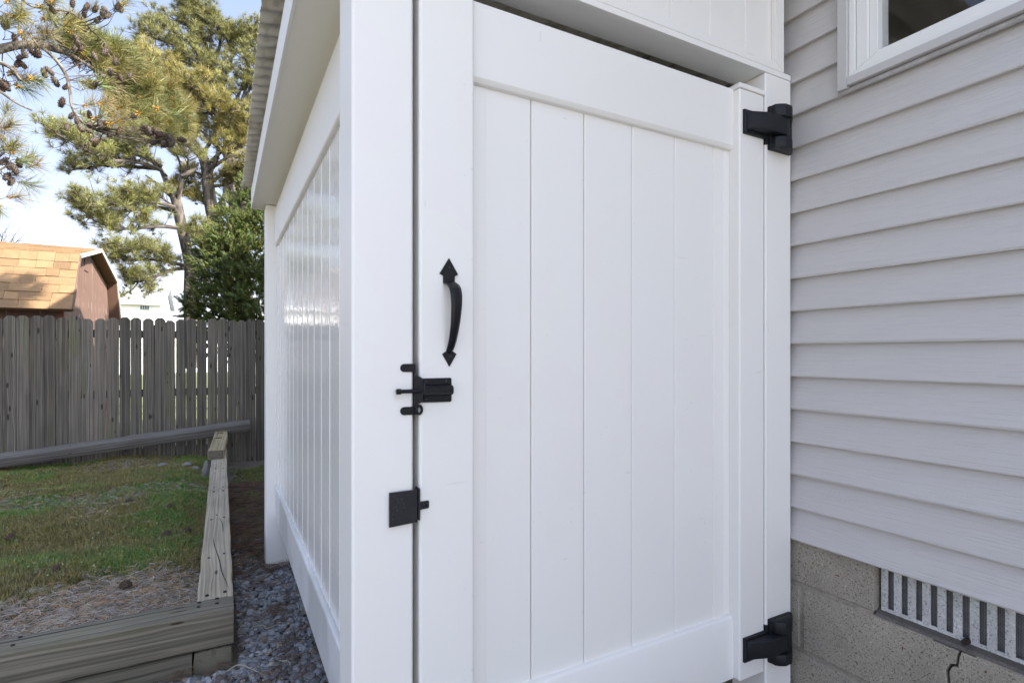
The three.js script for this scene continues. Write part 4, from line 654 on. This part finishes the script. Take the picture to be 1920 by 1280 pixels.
farPine('slim bent pine with layered flat boughs beside the shed, behind the fence', 41,
  [[[362, 690], [358, 600], [357, 545], [356, 500], [347, 455], [337, 410], [328, 372], [314, 345], [300, 315, -0.2]], [[330, 380], [338, 350, 0.2], [341, 318, 0.3]], [[327, 372], [300, 350], [272, 328]], [[340, 330, 0.3], [362, 318, 0.3], [372, 305, 0.4]]],
  [[0.17, 0.16, 0.15, 0.13, 0.12, 0.12, 0.11, 0.07, 0.04], [0.06, 0.05, 0.03], [0.06, 0.045, 0.015], [0.05, 0.04, 0.02]],
  [
    { p: [[355, 500], [320, 492, 0.2], [280, 486, 0.4], [240, 487, 0.5], [208, 478, 0.6]], s: 0.42 }, { p: [[320, 492, 0.2], [290, 470, 0.5], [255, 468, 0.8], [225, 478, 0.9]], s: 0.4, r: 0.03 },
    { p: [[354, 502], [325, 505, 0.1], [285, 520, 0.4], [250, 528, 0.5], [232, 512, 0.6]], s: 0.34, r: 0.05, d: 0.8 }, { p: [[300, 512, 0.3], [285, 530, 0.4], [278, 552, 0.4]], s: 0.22, r: 0.02, d: 0.8 }, { p: [[262, 524, 0.5], [245, 545, 0.5], [228, 553, 0.5]], s: 0.16, r: 0.02, d: 0.35 },
    { p: [[340, 428], [300, 424, 0.3], [250, 428, 0.5], [215, 428, 0.6], [180, 415, 0.8]], s: 0.44, d: 0.9 }, { p: [[334, 398], [290, 388, -0.3], [245, 395, -0.4], [195, 402, -0.4], [150, 405, -0.3]], s: 0.5 }, { p: [[332, 390], [285, 378, 0.5], [235, 378, 0.8], [190, 385, 1.0], [160, 380, 1.2]], s: 0.5 }, { p: [[330, 392], [300, 370, 0.4], [265, 366, 0.6], [225, 372, 0.8]], s: 0.4, r: 0.03 },
    { p: [[345, 440], [365, 432, 0.4], [385, 438, 0.8]], s: 0.34, r: 0.03 }, { p: [[348, 460], [372, 458, 0.4], [392, 462, 0.7]], s: 0.3, r: 0.03, d: 0.8 }, { p: [[355, 505], [370, 500, 0.2], [385, 496, 0.2]], s: 0.2, r: 0.02, d: 0.6 },
    { p: [[300, 318], [250, 302, 0.3], [200, 300, 0.6], [150, 275, 0.9], [100, 248, 1.2]], s: 0.5 }, { p: [[298, 316], [240, 312, -0.2], [190, 310, -0.3], [140, 318, -0.4]], s: 0.36, d: 0.9 }, { p: [[302, 312], [255, 280, 0.3], [205, 265, 0.5], [150, 255, 0.6], [112, 250, 0.7]], s: 0.5 }, { p: [[310, 330], [280, 300, -0.5], [230, 285, -0.8], [175, 282, -0.9]], s: 0.48 },
    { p: [[341, 318, 0.3], [330, 290, 0.4], [300, 265, 0.6], [262, 250, 0.6]], s: 0.5, r: 0.03 }, { p: [[345, 325, 0.3], [352, 300, 0.5], [340, 280, 0.7]], s: 0.45, r: 0.03 },
  ], { z: -13.6, tint: [0.95, 1.0, 1.05] });
farPine('stout pine with a leaning trunk and dense yellow-green crown behind the dark cedar', 43,
  [[[470, 720], [445, 600], [428, 500], [412, 448], [398, 400], [390, 350], [387, 315], [378, 290], [362, 268], [330, 235, -0.3], [290, 190, -0.6], [262, 155, -0.8]], [[388, 330], [405, 300, 0.3], [410, 270, 0.4]], [[396, 400], [418, 372, 0.3], [426, 345, 0.4], [440, 362, 0.4], [470, 358, 0.5]]],
  [[0.2, 0.19, 0.18, 0.17, 0.16, 0.15, 0.14, 0.12, 0.1, 0.07, 0.05, 0.03], [0.06, 0.05, 0.03], [0.06, 0.05, 0.05, 0.04, 0.03]],
  [
    { p: [[370, 280], [340, 262, 0.4], [300, 262, 0.7], [255, 262, 0.9]], s: 0.55 }, { p: [[362, 268], [320, 240, 0.5], [280, 225, 0.8], [240, 225, 1]], s: 0.6 }, { p: [[345, 250], [315, 205, 0.5], [280, 170, 0.7], [245, 130, 0.8]], s: 0.6 }, { p: [[330, 235, -0.3], [330, 190, 0], [315, 150, 0.2], [290, 112, 0.3]], s: 0.62 },
    { p: [[362, 268], [372, 225, 0.2], [362, 180, 0.3], [335, 140, 0.4]], s: 0.6 }, { p: [[378, 290], [402, 250, 0.3], [400, 205, 0.4], [375, 165, 0.5]], s: 0.6 }, { p: [[385, 312], [420, 275, 0.4], [432, 235, 0.5], [415, 200, 0.6]], s: 0.55 }, { p: [[388, 320], [430, 290, 0.5], [455, 255, 0.6], [462, 232, 0.6]], s: 0.5 },
    { p: [[390, 345], [425, 322, 0.5], [460, 308, 0.7], [480, 300, 0.8]], s: 0.45 }, { p: [[390, 350], [430, 345, 0.2], [465, 335, 0.3]], s: 0.4 }, { p: [[426, 350, 0.4], [450, 335, 0.5], [475, 330, 0.5]], s: 0.36, r: 0.03 }, { p: [[388, 335], [362, 322, -0.3], [350, 335, -0.5], [345, 350, -0.5]], s: 0.4, r: 0.03 }, { p: [[394, 390], [370, 372, -0.3], [352, 365, -0.4]], s: 0.35, r: 0.03 }, { p: [[400, 405], [430, 402, 0.3], [455, 398, 0.4]], s: 0.32, r: 0.03, d: 0.7 }, { p: [[405, 430], [380, 445, -0.3], [362, 442, -0.4]], s: 0.3, r: 0.03, d: 0.8 }, { p: [[410, 440], [440, 430, 0.3], [462, 425, 0.4]], s: 0.35, r: 0.03, d: 0.7 },
    { p: [[290, 190, -0.6], [250, 170, -0.5], [215, 140, -0.3]], s: 0.5 }, { p: [[275, 172, -0.7], [262, 130, -0.6], [240, 100, -0.5]], s: 0.5 }, { p: [[310, 212, -0.4], [262, 205, -0.3], [220, 190, 0]], s: 0.55 },
  ], { z: -14.5, tint: [1.18, 1.08, 0.85], dens: 1.35 });
farPine('tall grey-green pine rising behind the other pines against the sky', 47,
  [[[470, 700], [455, 500], [440, 380], [430, 300], [424, 230], [415, 160], [392, 110], [375, 60]], [[392, 180, 0], [388, 130], [372, 80]], [[438, 270], [418, 220, -0.2], [395, 170, -0.3], [372, 120, -0.3]], [[432, 250], [450, 200, 0.3], [465, 150, 0.4]]],
  [[0.24, 0.22, 0.2, 0.17, 0.13, 0.1, 0.07, 0.03], [0.07, 0.06, 0.03], [0.07, 0.06, 0.04, 0.02], [0.07, 0.06, 0.03]],
  [
    { p: [[420, 190], [390, 140, 0.3], [350, 100, 0.5], [300, 75, 0.7], [258, 62, 0.9]], s: 0.62 }, { p: [[415, 165], [380, 110, 0.2], [340, 70, 0.3], [290, 38, 0.4]], s: 0.62 }, { p: [[405, 130], [380, 80, 0.1], [350, 45, 0.2], [325, 38, 0.2]], s: 0.6 }, { p: [[392, 110], [380, 60], [365, 30], [345, 15]], s: 0.5 }, { p: [[392, 110], [395, 60, 0.3], [385, 25, 0.3], [372, 12, 0.3]], s: 0.5 }, { p: [[400, 120], [412, 80, 0.3], [408, 55, 0.3], [398, 40, 0.3]], s: 0.5 },
    { p: [[415, 160], [432, 120, 0.3], [436, 85, 0.4], [425, 62, 0.4]], s: 0.52 }, { p: [[424, 220], [452, 165, 0.4], [462, 115, 0.6], [448, 55, 0.7]], s: 0.5 }, { p: [[450, 200, 0.3], [475, 150, 0.5], [485, 100, 0.6], [478, 55, 0.6]], s: 0.5 }, { p: [[428, 260], [465, 220, 0.4], [485, 190, 0.5], [490, 150, 0.5]], s: 0.5 }, { p: [[430, 290], [462, 268, 0.3], [482, 255, 0.4]], s: 0.45, r: 0.04 }, { p: [[430, 300], [400, 270, -0.4], [372, 240, -0.6], [345, 205, -0.7]], s: 0.45 }, { p: [[424, 235], [385, 190, -0.4], [340, 155, -0.6], [300, 130, -0.6], [262, 92, -0.6]], s: 0.5, d: 0.8 }, { p: [[418, 180], [400, 150, -0.3], [365, 125, -0.5], [320, 110, -0.6]], s: 0.55 },
    { p: [[426, 250], [445, 215, -0.3], [470, 190, -0.4]], s: 0.5, r: 0.04 }, { p: [[424, 215], [410, 170, 0.5], [420, 120, 0.7]], s: 0.55, r: 0.04 },
  ], { z: -18, tint: [0.97, 1.0, 1.05], len: 0.17, dens: 1.15, tw: 0.6 });

{ // leafless tree far behind the shed
  const t = thing('bare_tree', 'leafless twiggy tree far behind the shed roof', 'tree'), r = rng(13), Z = -26, G = []; const b0 = atZ(-10, 760, Z);
  mesh('trunk', tube([b0, atZ(-8, 560, Z), atZ(-4, 480, Z)], [0.16, 0.12, 0.06], 7), bark, t);
  for (let k = 0; k < 26; k++) { const p = atZ(rr(-10, -2, r), rr(480, 540, r), Z), e = atZ(rr(-60, 40, r), rr(432, 470, r), Z + rr(-1, 1, r)); G.push(tube([p, p.clone().lerp(e, 0.5).add(V(rr(-0.1, 0.1, r), 0.15, 0)), e], [0.03, 0.015, 0.005], 4, 3)); for (let j = 0; j < 5; j++) { const m = p.clone().lerp(e, rr(0.4, 1, r)), d = e.clone().sub(p).normalize().add(randDir(r).multiplyScalar(0.8)).multiplyScalar(rr(0.2, 0.6, r)); G.push(tube([m, m.clone().addScaledVector(d, 0.5).add(V(0, 0.03, 0)), m.clone().add(d)], [0.009, 0.007, 0.004], 3, 2)); } }
  mesh('branches', mergeGeometries(G), bark, t).userData.kind = 'stuff'; base(t, b0.x, b0.y, b0.z);
}
// dark cedar at the fence
{
  const c = thing('cedar_tree', 'dense dark green cedar behind the fence beside the enclosure', 'cedar tree'), r = rng(61), Z = -9.6, spr = [], twigs = [];
  const P = (px, py, k = 0) => atZ(px, py, Z + k);
  mesh('trunk', tube([P(458, 760), P(456, 620), P(452, 520), P(455, 430), P(452, 340)], [0.13, 0.11, 0.09, 0.06, 0.02], 8), bark, c);
  const lump = (px, py, rad, k, n) => { const b = P(px, py, k), root = P(455, Math.min(py + 30, 640), 0); twigs.push(tube([root, root.clone().lerp(b, 0.5).add(V(0, -0.05, 0)), b], [0.028, 0.02, 0.008], 5, 4)); for (let i = 0; i < n; i++) { const d = randDir(r), q = Math.cbrt(rr(0.08, 1, r)), p = b.clone().add(V(d.x * rad * q, d.y * rad * q * 0.9, d.z * rad * q)); const dir = d.clone().multiplyScalar(0.8).add(V(-0.25, 0.55, 0.1)).add(randDir(r).multiplyScalar(0.4)).normalize(); const y = rr(0.6, 1.35, r); spr.push({ p, q: quatTo(dir, r() * 6.28), s: rr(1.0, 1.9, r), c: lin(y * rr(0.85, 1.2, r), y, y * rr(0.6, 1.0, r)) }); } };
  const L = [[440, 395, 0.26, 0], [465, 380, 0.28, -0.2], [485, 375, 0.25, -0.1], [420, 415, 0.16, 0.1], [430, 440, 0.25, 0.2], [460, 430, 0.3, 0.1], [485, 425, 0.28, 0.1], [410, 455, 0.2, 0.2], [395, 470, 0.2, 0.1], [425, 480, 0.26, 0.3], [455, 475, 0.3, 0.3], [485, 470, 0.3, 0.2], [385, 490, 0.2, 0.1], [400, 505, 0.22, 0.3], [430, 520, 0.26, 0.4], [465, 520, 0.3, 0.4], [488, 515, 0.28, 0.3], [395, 530, 0.18, 0.3], [375, 545, 0.13, 0.2], [368, 565, 0.14, 0.2], [385, 565, 0.2, 0.3], [352, 570, 0.08, 0.2], [410, 555, 0.22, 0.4], [440, 560, 0.28, 0.5], [475, 560, 0.3, 0.5], [368, 590, 0.16, 0.3], [395, 590, 0.22, 0.4], [425, 595, 0.25, 0.5], [455, 600, 0.28, 0.5], [490, 600, 0.28, 0.4], [375, 525, 0.10, 0.1], [470, 350, 0.22, -0.2], [495, 345, 0.25, -0.2], [510, 420, 0.3, 0], [515, 480, 0.3, 0], [515, 540, 0.3, 0.1], [515, 600, 0.3, 0.2], [400, 640, 0.3, 0.3], [460, 650, 0.35, 0.4]];
  for (const [px, py, rad, k] of L) lump(px, py, rad, k, Math.round(950 * rad * rad + 10));
  const G = []; const rs = rng(9); // feathery spray: short scale-leaved shoots off a stem
  for (let i = 0; i < 34; i++) { const t = i / 34, a = (i % 2 ? 1 : -1) * rr(0.5, 0.9, rs), l = 0.055 * (1 - t * 0.6) * rr(0.7, 1.2, rs), s = new THREE.ConeGeometry(0.0034, l, 3, 1, true); s.translate(0, l / 2, 0); s.rotateZ(a); s.rotateY(rr(-0.9, 0.9, rs)); s.translate(0, t * 0.11, 0); G.push(s); }
  instanced('foliage', mergeGeometries(G), phy({ color: lin(0.072, 0.098, 0.018), roughness: 0.65 }), spr, c);
  mesh('twigs', mergeGeometries(twigs), bark, c).userData.kind = 'stuff';
  const b0 = P(458, 760); base(c, b0.x, b0.y, b0.z);
}

// ---------------------------------------------------------------- ground cover
{
  const r = rng(91), blade = (n, h, w, lean, seed) => { const q = rng(seed), P = [], I = []; for (let i = 0; i < n; i++) { const a = q() * 6.28, x = rr(-0.012, 0.012, q), z = rr(-0.012, 0.012, q), L = h * rr(0.5, 1.1, q), le = lean * rr(0.3, 1.2, q), dx = Math.cos(a), dz = Math.sin(a), s = P.length / 3; for (let k = 0; k <= 2; k++) { const t = k / 2, ox = dx * L * le * t * t, oz = dz * L * le * t * t, ww = w * (1 - t * 0.85) / 2; P.push(x + ox - dz * ww, L * t * (1 - 0.25 * le * t), z + oz + dx * ww, x + ox + dz * ww, L * t * (1 - 0.25 * le * t), z + oz - dx * ww); } I.push(s, s + 1, s + 2, s + 1, s + 3, s + 2, s + 2, s + 3, s + 4, s + 3, s + 5, s + 4); } const g = new THREE.BufferGeometry(); g.setAttribute('position', new THREE.Float32BufferAttribute(P, 3)); g.setIndex(I); g.computeVertexNormals(); return g; };
  const green = (x, z) => clamp(smooth(0.33, 0.60, fbm((x + 9) / 6, (z + 9) / 6, 9, 9, 4, 2)) + 0.28 * smooth(-2.2, -3.0, z));
  const bare = (x, z) => smooth(-2.3, -1.7, z + 0.30 * x * 0 + 0.35 * (vn(x * 2 + 10, z * 2 + 10, 64, 64, 3) - 0.5)) * smooth(-1.6, -0.75, x); // worn straw-coloured corner by the timbers
  const list = [], straw = [], q = new THREE.Quaternion(), E = new THREE.Euler();
  for (let i = 0; i < 72000; i++) {
    const z = -1.5 - 5.15 * Math.pow(r(), 0.85), x = -0.33 - r() * (1.0 + (-z - 1.5) * 0.45 + 0.6); const g = green(x, z) * (1 - 0.88 * bare(x, z)); if (r() > g * 0.85 + 0.07) continue;
    const k = rr(0.7, 1.3, r), dry = r() < 0.2 ? 1 : 0; list.push({ p: V(x, LAWN(x, z) - 0.004, z), q: q.clone().setFromEuler(E.set(rr(-0.3, 0.3, r), r() * 6.28, rr(-0.3, 0.3, r))), s: V(1, rr(0.45, 1.0, r) * (0.6 + 0.6 * g), 1), c: dry ? lin(2.3 * k, 1.5 * k, 1.4 * k) : (() => { const f = smooth(0.35, 0.65, fbm((x + 9) / 6, (z + 9) / 6, 20, 20, 2, 3)); return lin(k * lerp(1.35, 0.8, f) * rr(0.85, 1.2, r), k * lerp(0.92, 1.18, f), k * lerp(1.1, 0.7, f)); })() });
  }
  for (let i = 0; i < 9000; i++) { const z = -1.8 - 4.8 * r(), x = rr(-0.17, 0.05, r) + 0.4 * r() * (z < -2.6 ? 1 : 0); const g = smooth(0.25, 0.55, vn(x * 3 + 20, z * 1.4 + 20, 64, 64, 0)) * smooth(-2.0, -2.9, z); if (r() > g * 0.75 + 0.02) continue; const k = rr(0.7, 1.25, r); list.push({ p: V(x, GR(x, z) - 0.004, z), q: q.clone().setFromEuler(E.set(rr(-0.3, 0.3, r), r() * 6.28, rr(-0.3, 0.3, r))), s: V(1, rr(0.4, 0.95, r), 1), c: lin(k * rr(0.9, 1.5, r), k, k * rr(0.6, 1.1, r)) }); }
  const gm = instanced('grass', blade(9, 0.042, 0.0042, 0.9, 5), phy({ color: lin(0.118, 0.152, 0.042), roughness: 0.7 }), list); tag(gm, 'short patchy green grass and clover of the lawn', 'grass');
  // pale clover leaves and seed heads
  const fl = []; for (let i = 0; i < 9000; i++) { const z = -1.5 - 5.0 * Math.pow(r(), 0.9), x = -0.36 - r() * (1.2 + (-z - 1.5) * 0.45); const g = green(x, z) * (1 - bare(x, z)); if (r() > g * 0.55) continue; const k = rr(0.5, 1.5, r); fl.push({ p: V(x, LAWN(x, z) + rr(0.008, 0.028, r), z), q: q.clone().setFromEuler(E.set(rr(-0.6, 0.6, r), r() * 6.28, rr(-0.6, 0.6, r))), s: rr(0.6, 1.4, r), c: lin(k, k, k * rr(0.6, 1, r)) }); }
  const cg = []; for (let k = 0; k < 3; k++) { const d = new THREE.CircleGeometry(0.0028, 6); d.rotateX(-Math.PI / 2 + 0.3); d.translate(0, 0, 0.003); d.rotateY(k * 2.094); cg.push(d); }
  tag(instanced('clover', mergeGeometries(cg), phy({ color: lin(0.24, 0.26, 0.16), roughness: 0.6 }), fl), 'small pale clover leaves among the lawn grass', 'clover');
  // dead straw
  const sg = (seed) => { const w = rng(seed), G = []; for (let k = 0; k < 3; k++) { const a = w() * 6.28, L = rr(0.03, 0.08, w); G.push(tube([V(-Math.cos(a) * L / 2, 0.002, -Math.sin(a) * L / 2), V(rr(-0.01, 0.01, w), rr(0.004, 0.012, w), rr(-0.01, 0.01, w)), V(Math.cos(a) * L / 2, rr(0.002, 0.012, w), Math.sin(a) * L / 2)], [0.0011, 0.0011, 0.0008], 4, 2)); } return mergeGeometries(G); };
  for (let i = 0; i < 26000; i++) { const z = -1.5 - 4.6 * Math.pow(r(), 1.5), x = -0.33 - r() * (1.2 + (-z - 1.5) * 0.4); const b = bare(x, z); if (r() > 0.05 + 0.8 * b + 0.05 * (1 - green(x, z))) continue; const k = rr(0.5, 1.4, r), o = r() < 0.25; straw.push({ p: V(x, LAWN(x, z) + rr(0, 0.006, r), z), q: q.clone().setFromEuler(E.set(rr(-0.25, 0.25, r), r() * 6.28, rr(-0.25, 0.25, r))), s: rr(0.7, 1.3, r), c: o ? lin(k * 1.05, k * 0.78, k * 0.5) : lin(k, k * 0.97, k * 0.95) }); }
  const sm = instanced('dead_straw', sg(3), std({ color: lin(0.36, 0.32, 0.27), roughness: 0.9 }), straw); tag(sm, 'dry straw and dead stems scattered over the worn lawn', 'straw');
  // gravel stones
  const ico = (() => { let g = new THREE.IcosahedronGeometry(1, 2); g.deleteAttribute('uv'); g.deleteAttribute('normal'); g = mergeVertices(g); const p = g.attributes.position; for (let i = 0; i < p.count; i++) { const v = V(p.getX(i), p.getY(i), p.getZ(i)), n = 0.82 + 0.36 * vn(v.x * 1.6 + 20, v.y * 1.6 + v.z * 1.3 + 20, 64, 64, 0) ; v.multiplyScalar(n); p.setXYZ(i, v.x, v.y, v.z); } g.computeVertexNormals(); return g; })();
  const stones = [];
  const place = (x, z, s, lift) => { const f = r(), k = rr(0.45, 1.5, r), w = r() < 0.12; stones.push({ p: V(x, GR(x, z) + s * 0.25 + lift, z), q: q.clone().setFromEuler(E.set(rr(-0.5, 0.5, r), r() * 6.28, rr(-0.5, 0.5, r))), s: V(s * rr(0.9, 1.5, r), s * rr(0.45, 0.75, r), s * rr(0.75, 1.1, r)), c: w ? lin(k * 1.2, k * 1.05, k * 0.85) : lin(k * 0.93, k * 0.98, k * 1.06) }); };
  for (let i = 0; i < 24000; i++) { const z = rr(-3.2, -0.55, r), x = rr(-1.3, 0.34, r); if (z < -1.33 && x < -0.16) continue; const dens = (0.85 + 0.4 * smooth(0.40, 0.62, vn(x * 3.1 + 13, z * 3.1 + 13, 64, 64, 2))) * smooth(-3.0, -2.3, z + 0.3 * vn(x * 5 + 9, z * 5 + 9, 64, 64, 1)); if (r() > dens) continue; place(x, z, rr(0.007, 0.0145, r) * (r() < 0.10 ? 1.5 : 1), rr(0, 0.006, r)); }
  const gv = instanced('gravel', ico, std({ color: lin(0.265, 0.257, 0.245), roughness: 0.7 }), stones); tag(gv, 'loose grey pebbles between the timber edging and the enclosure', 'gravel');
  // pine straw over the gravel
  const ns = (seed) => { const w = rng(seed), G = []; for (let k = 0; k < 5; k++) { const a = w() * 6.28, L = rr(0.09, 0.17, w), b = rr(-0.03, 0.03, w); G.push(tube([V(-Math.cos(a) * L / 2, 0.003, -Math.sin(a) * L / 2), V(-Math.sin(a) * b, rr(0.006, 0.02, w), Math.cos(a) * b), V(Math.cos(a) * L / 2, rr(0.003, 0.016, w), Math.sin(a) * L / 2)], [0.0009, 0.0009, 0.0006], 4, 3)); } return mergeGeometries(G); };
  const pn = []; for (let i = 0; i < 9000; i++) { const z = rr(-5.2, -0.6, r), x = z < -1.4 ? rr(-0.19, 0.3, r) : rr(-1.0, 0.34, r); const d = smooth(0.48, 0.72, vn(x * 5.1 + 45, z * 4.6 + 31, 64, 64, 3)) * 0.9 + 0.06; if (r() > (z > -2.3 ? 0.02 : 0.12) + d * 0.26) continue; const k = rr(0.5, 1.7, r); pn.push({ p: V(x, GR(x, z) + rr(0.006, 0.03, r), z), q: q.clone().setFromEuler(E.set(rr(-0.15, 0.15, r), r() * 6.28, rr(-0.15, 0.15, r))), s: rr(0.6, 1.1, r), c: lin(k, k * 0.95, k * 0.9) }); }
  const pm = instanced('pine_straw', ns(4), std({ color: lin(0.145, 0.095, 0.062), roughness: 0.85 }), pn); tag(pm, 'brown fallen pine needles over the gravel', 'pine straw');
  // fallen cones
  const cn = [[-0.06, -2.72], [-0.55, -3.45], [-0.42, -2.9], [-0.95, -2.35], [-0.52, -2.75], [-0.62, -1.95], [-1.35, -3.2], [-0.85, -3.9]];
  cn.forEach(([x, z]) => { const yv = (x > -0.2 ? GR : LAWN)(x, z), m = mesh(numbered('fallen_cone'), coneGeo, coneMat); m.position.set(x, yv + 0.018, z); m.rotation.set(1.4, r() * 6, 0.3); m.scale.setScalar(0.075); tag(m, x > -0.2 ? 'fallen brown pine cone on the ground between timber and enclosure' : 'fallen brown pine cone lying on the lawn', 'pine cone', x > -0.2 ? undefined : 'cones on the lawn'); });
  // stones by the propped timber
  const rockGeo = (() => { let g = new THREE.IcosahedronGeometry(1, 2); g.deleteAttribute('uv'); g.deleteAttribute('normal'); g = mergeVertices(g); const p = g.attributes.position, w = rng(8); for (let i = 0; i < p.count; i++) { const v = V(p.getX(i), p.getY(i), p.getZ(i)); v.multiplyScalar(0.7 + 0.45 * vn(v.x * 1.3 + 11, v.y * 1.3 + v.z * 2.1 + 17, 64, 64, 1) + rr(-0.07, 0.07, w)); p.setXYZ(i, v.x, v.y, v.z); } return toCreasedNormals(g, 0.35); })();
  const rockMat = std({ color: lin(0.17, 0.165, 0.15), roughness: 0.9, bumpMap: rep(vinylBump, 1, 1), bumpScale: 0.01 });
  [['upright pale grey rock leaning on the mossy timber', -0.36, -5.05, 0.06, 0.11, 0.045], ['flat round grey stone on the lawn by the fence', -0.8, -5.9, 0.08, 0.025, 0.055], ['grey stone between the flat stone and the upright rock', -0.56, -5.7, 0.075, 0.03, 0.055], ['low pale flat stone in front of the upright rock', -0.49, -5.4, 0.06, 0.02, 0.045]].forEach(([l, x, z, a, b, d]) => { const m = mesh(numbered('garden_rock'), rockGeo, rockMat); m.position.set(x, LAWN(x, z) + b * 0.6, z); m.scale.set(a, b, d); m.rotation.set(rr(-0.1, 0.1), rr(0, 3), rr(-0.15, 0.15)); tag(m, l, 'rock'); });
}
scene.traverse(o => { if (o.isMesh && o.material.transmission > 0.9) o.castShadow = false; });
camera.updateMatrixWorld();
renderer.render(scene, camera);
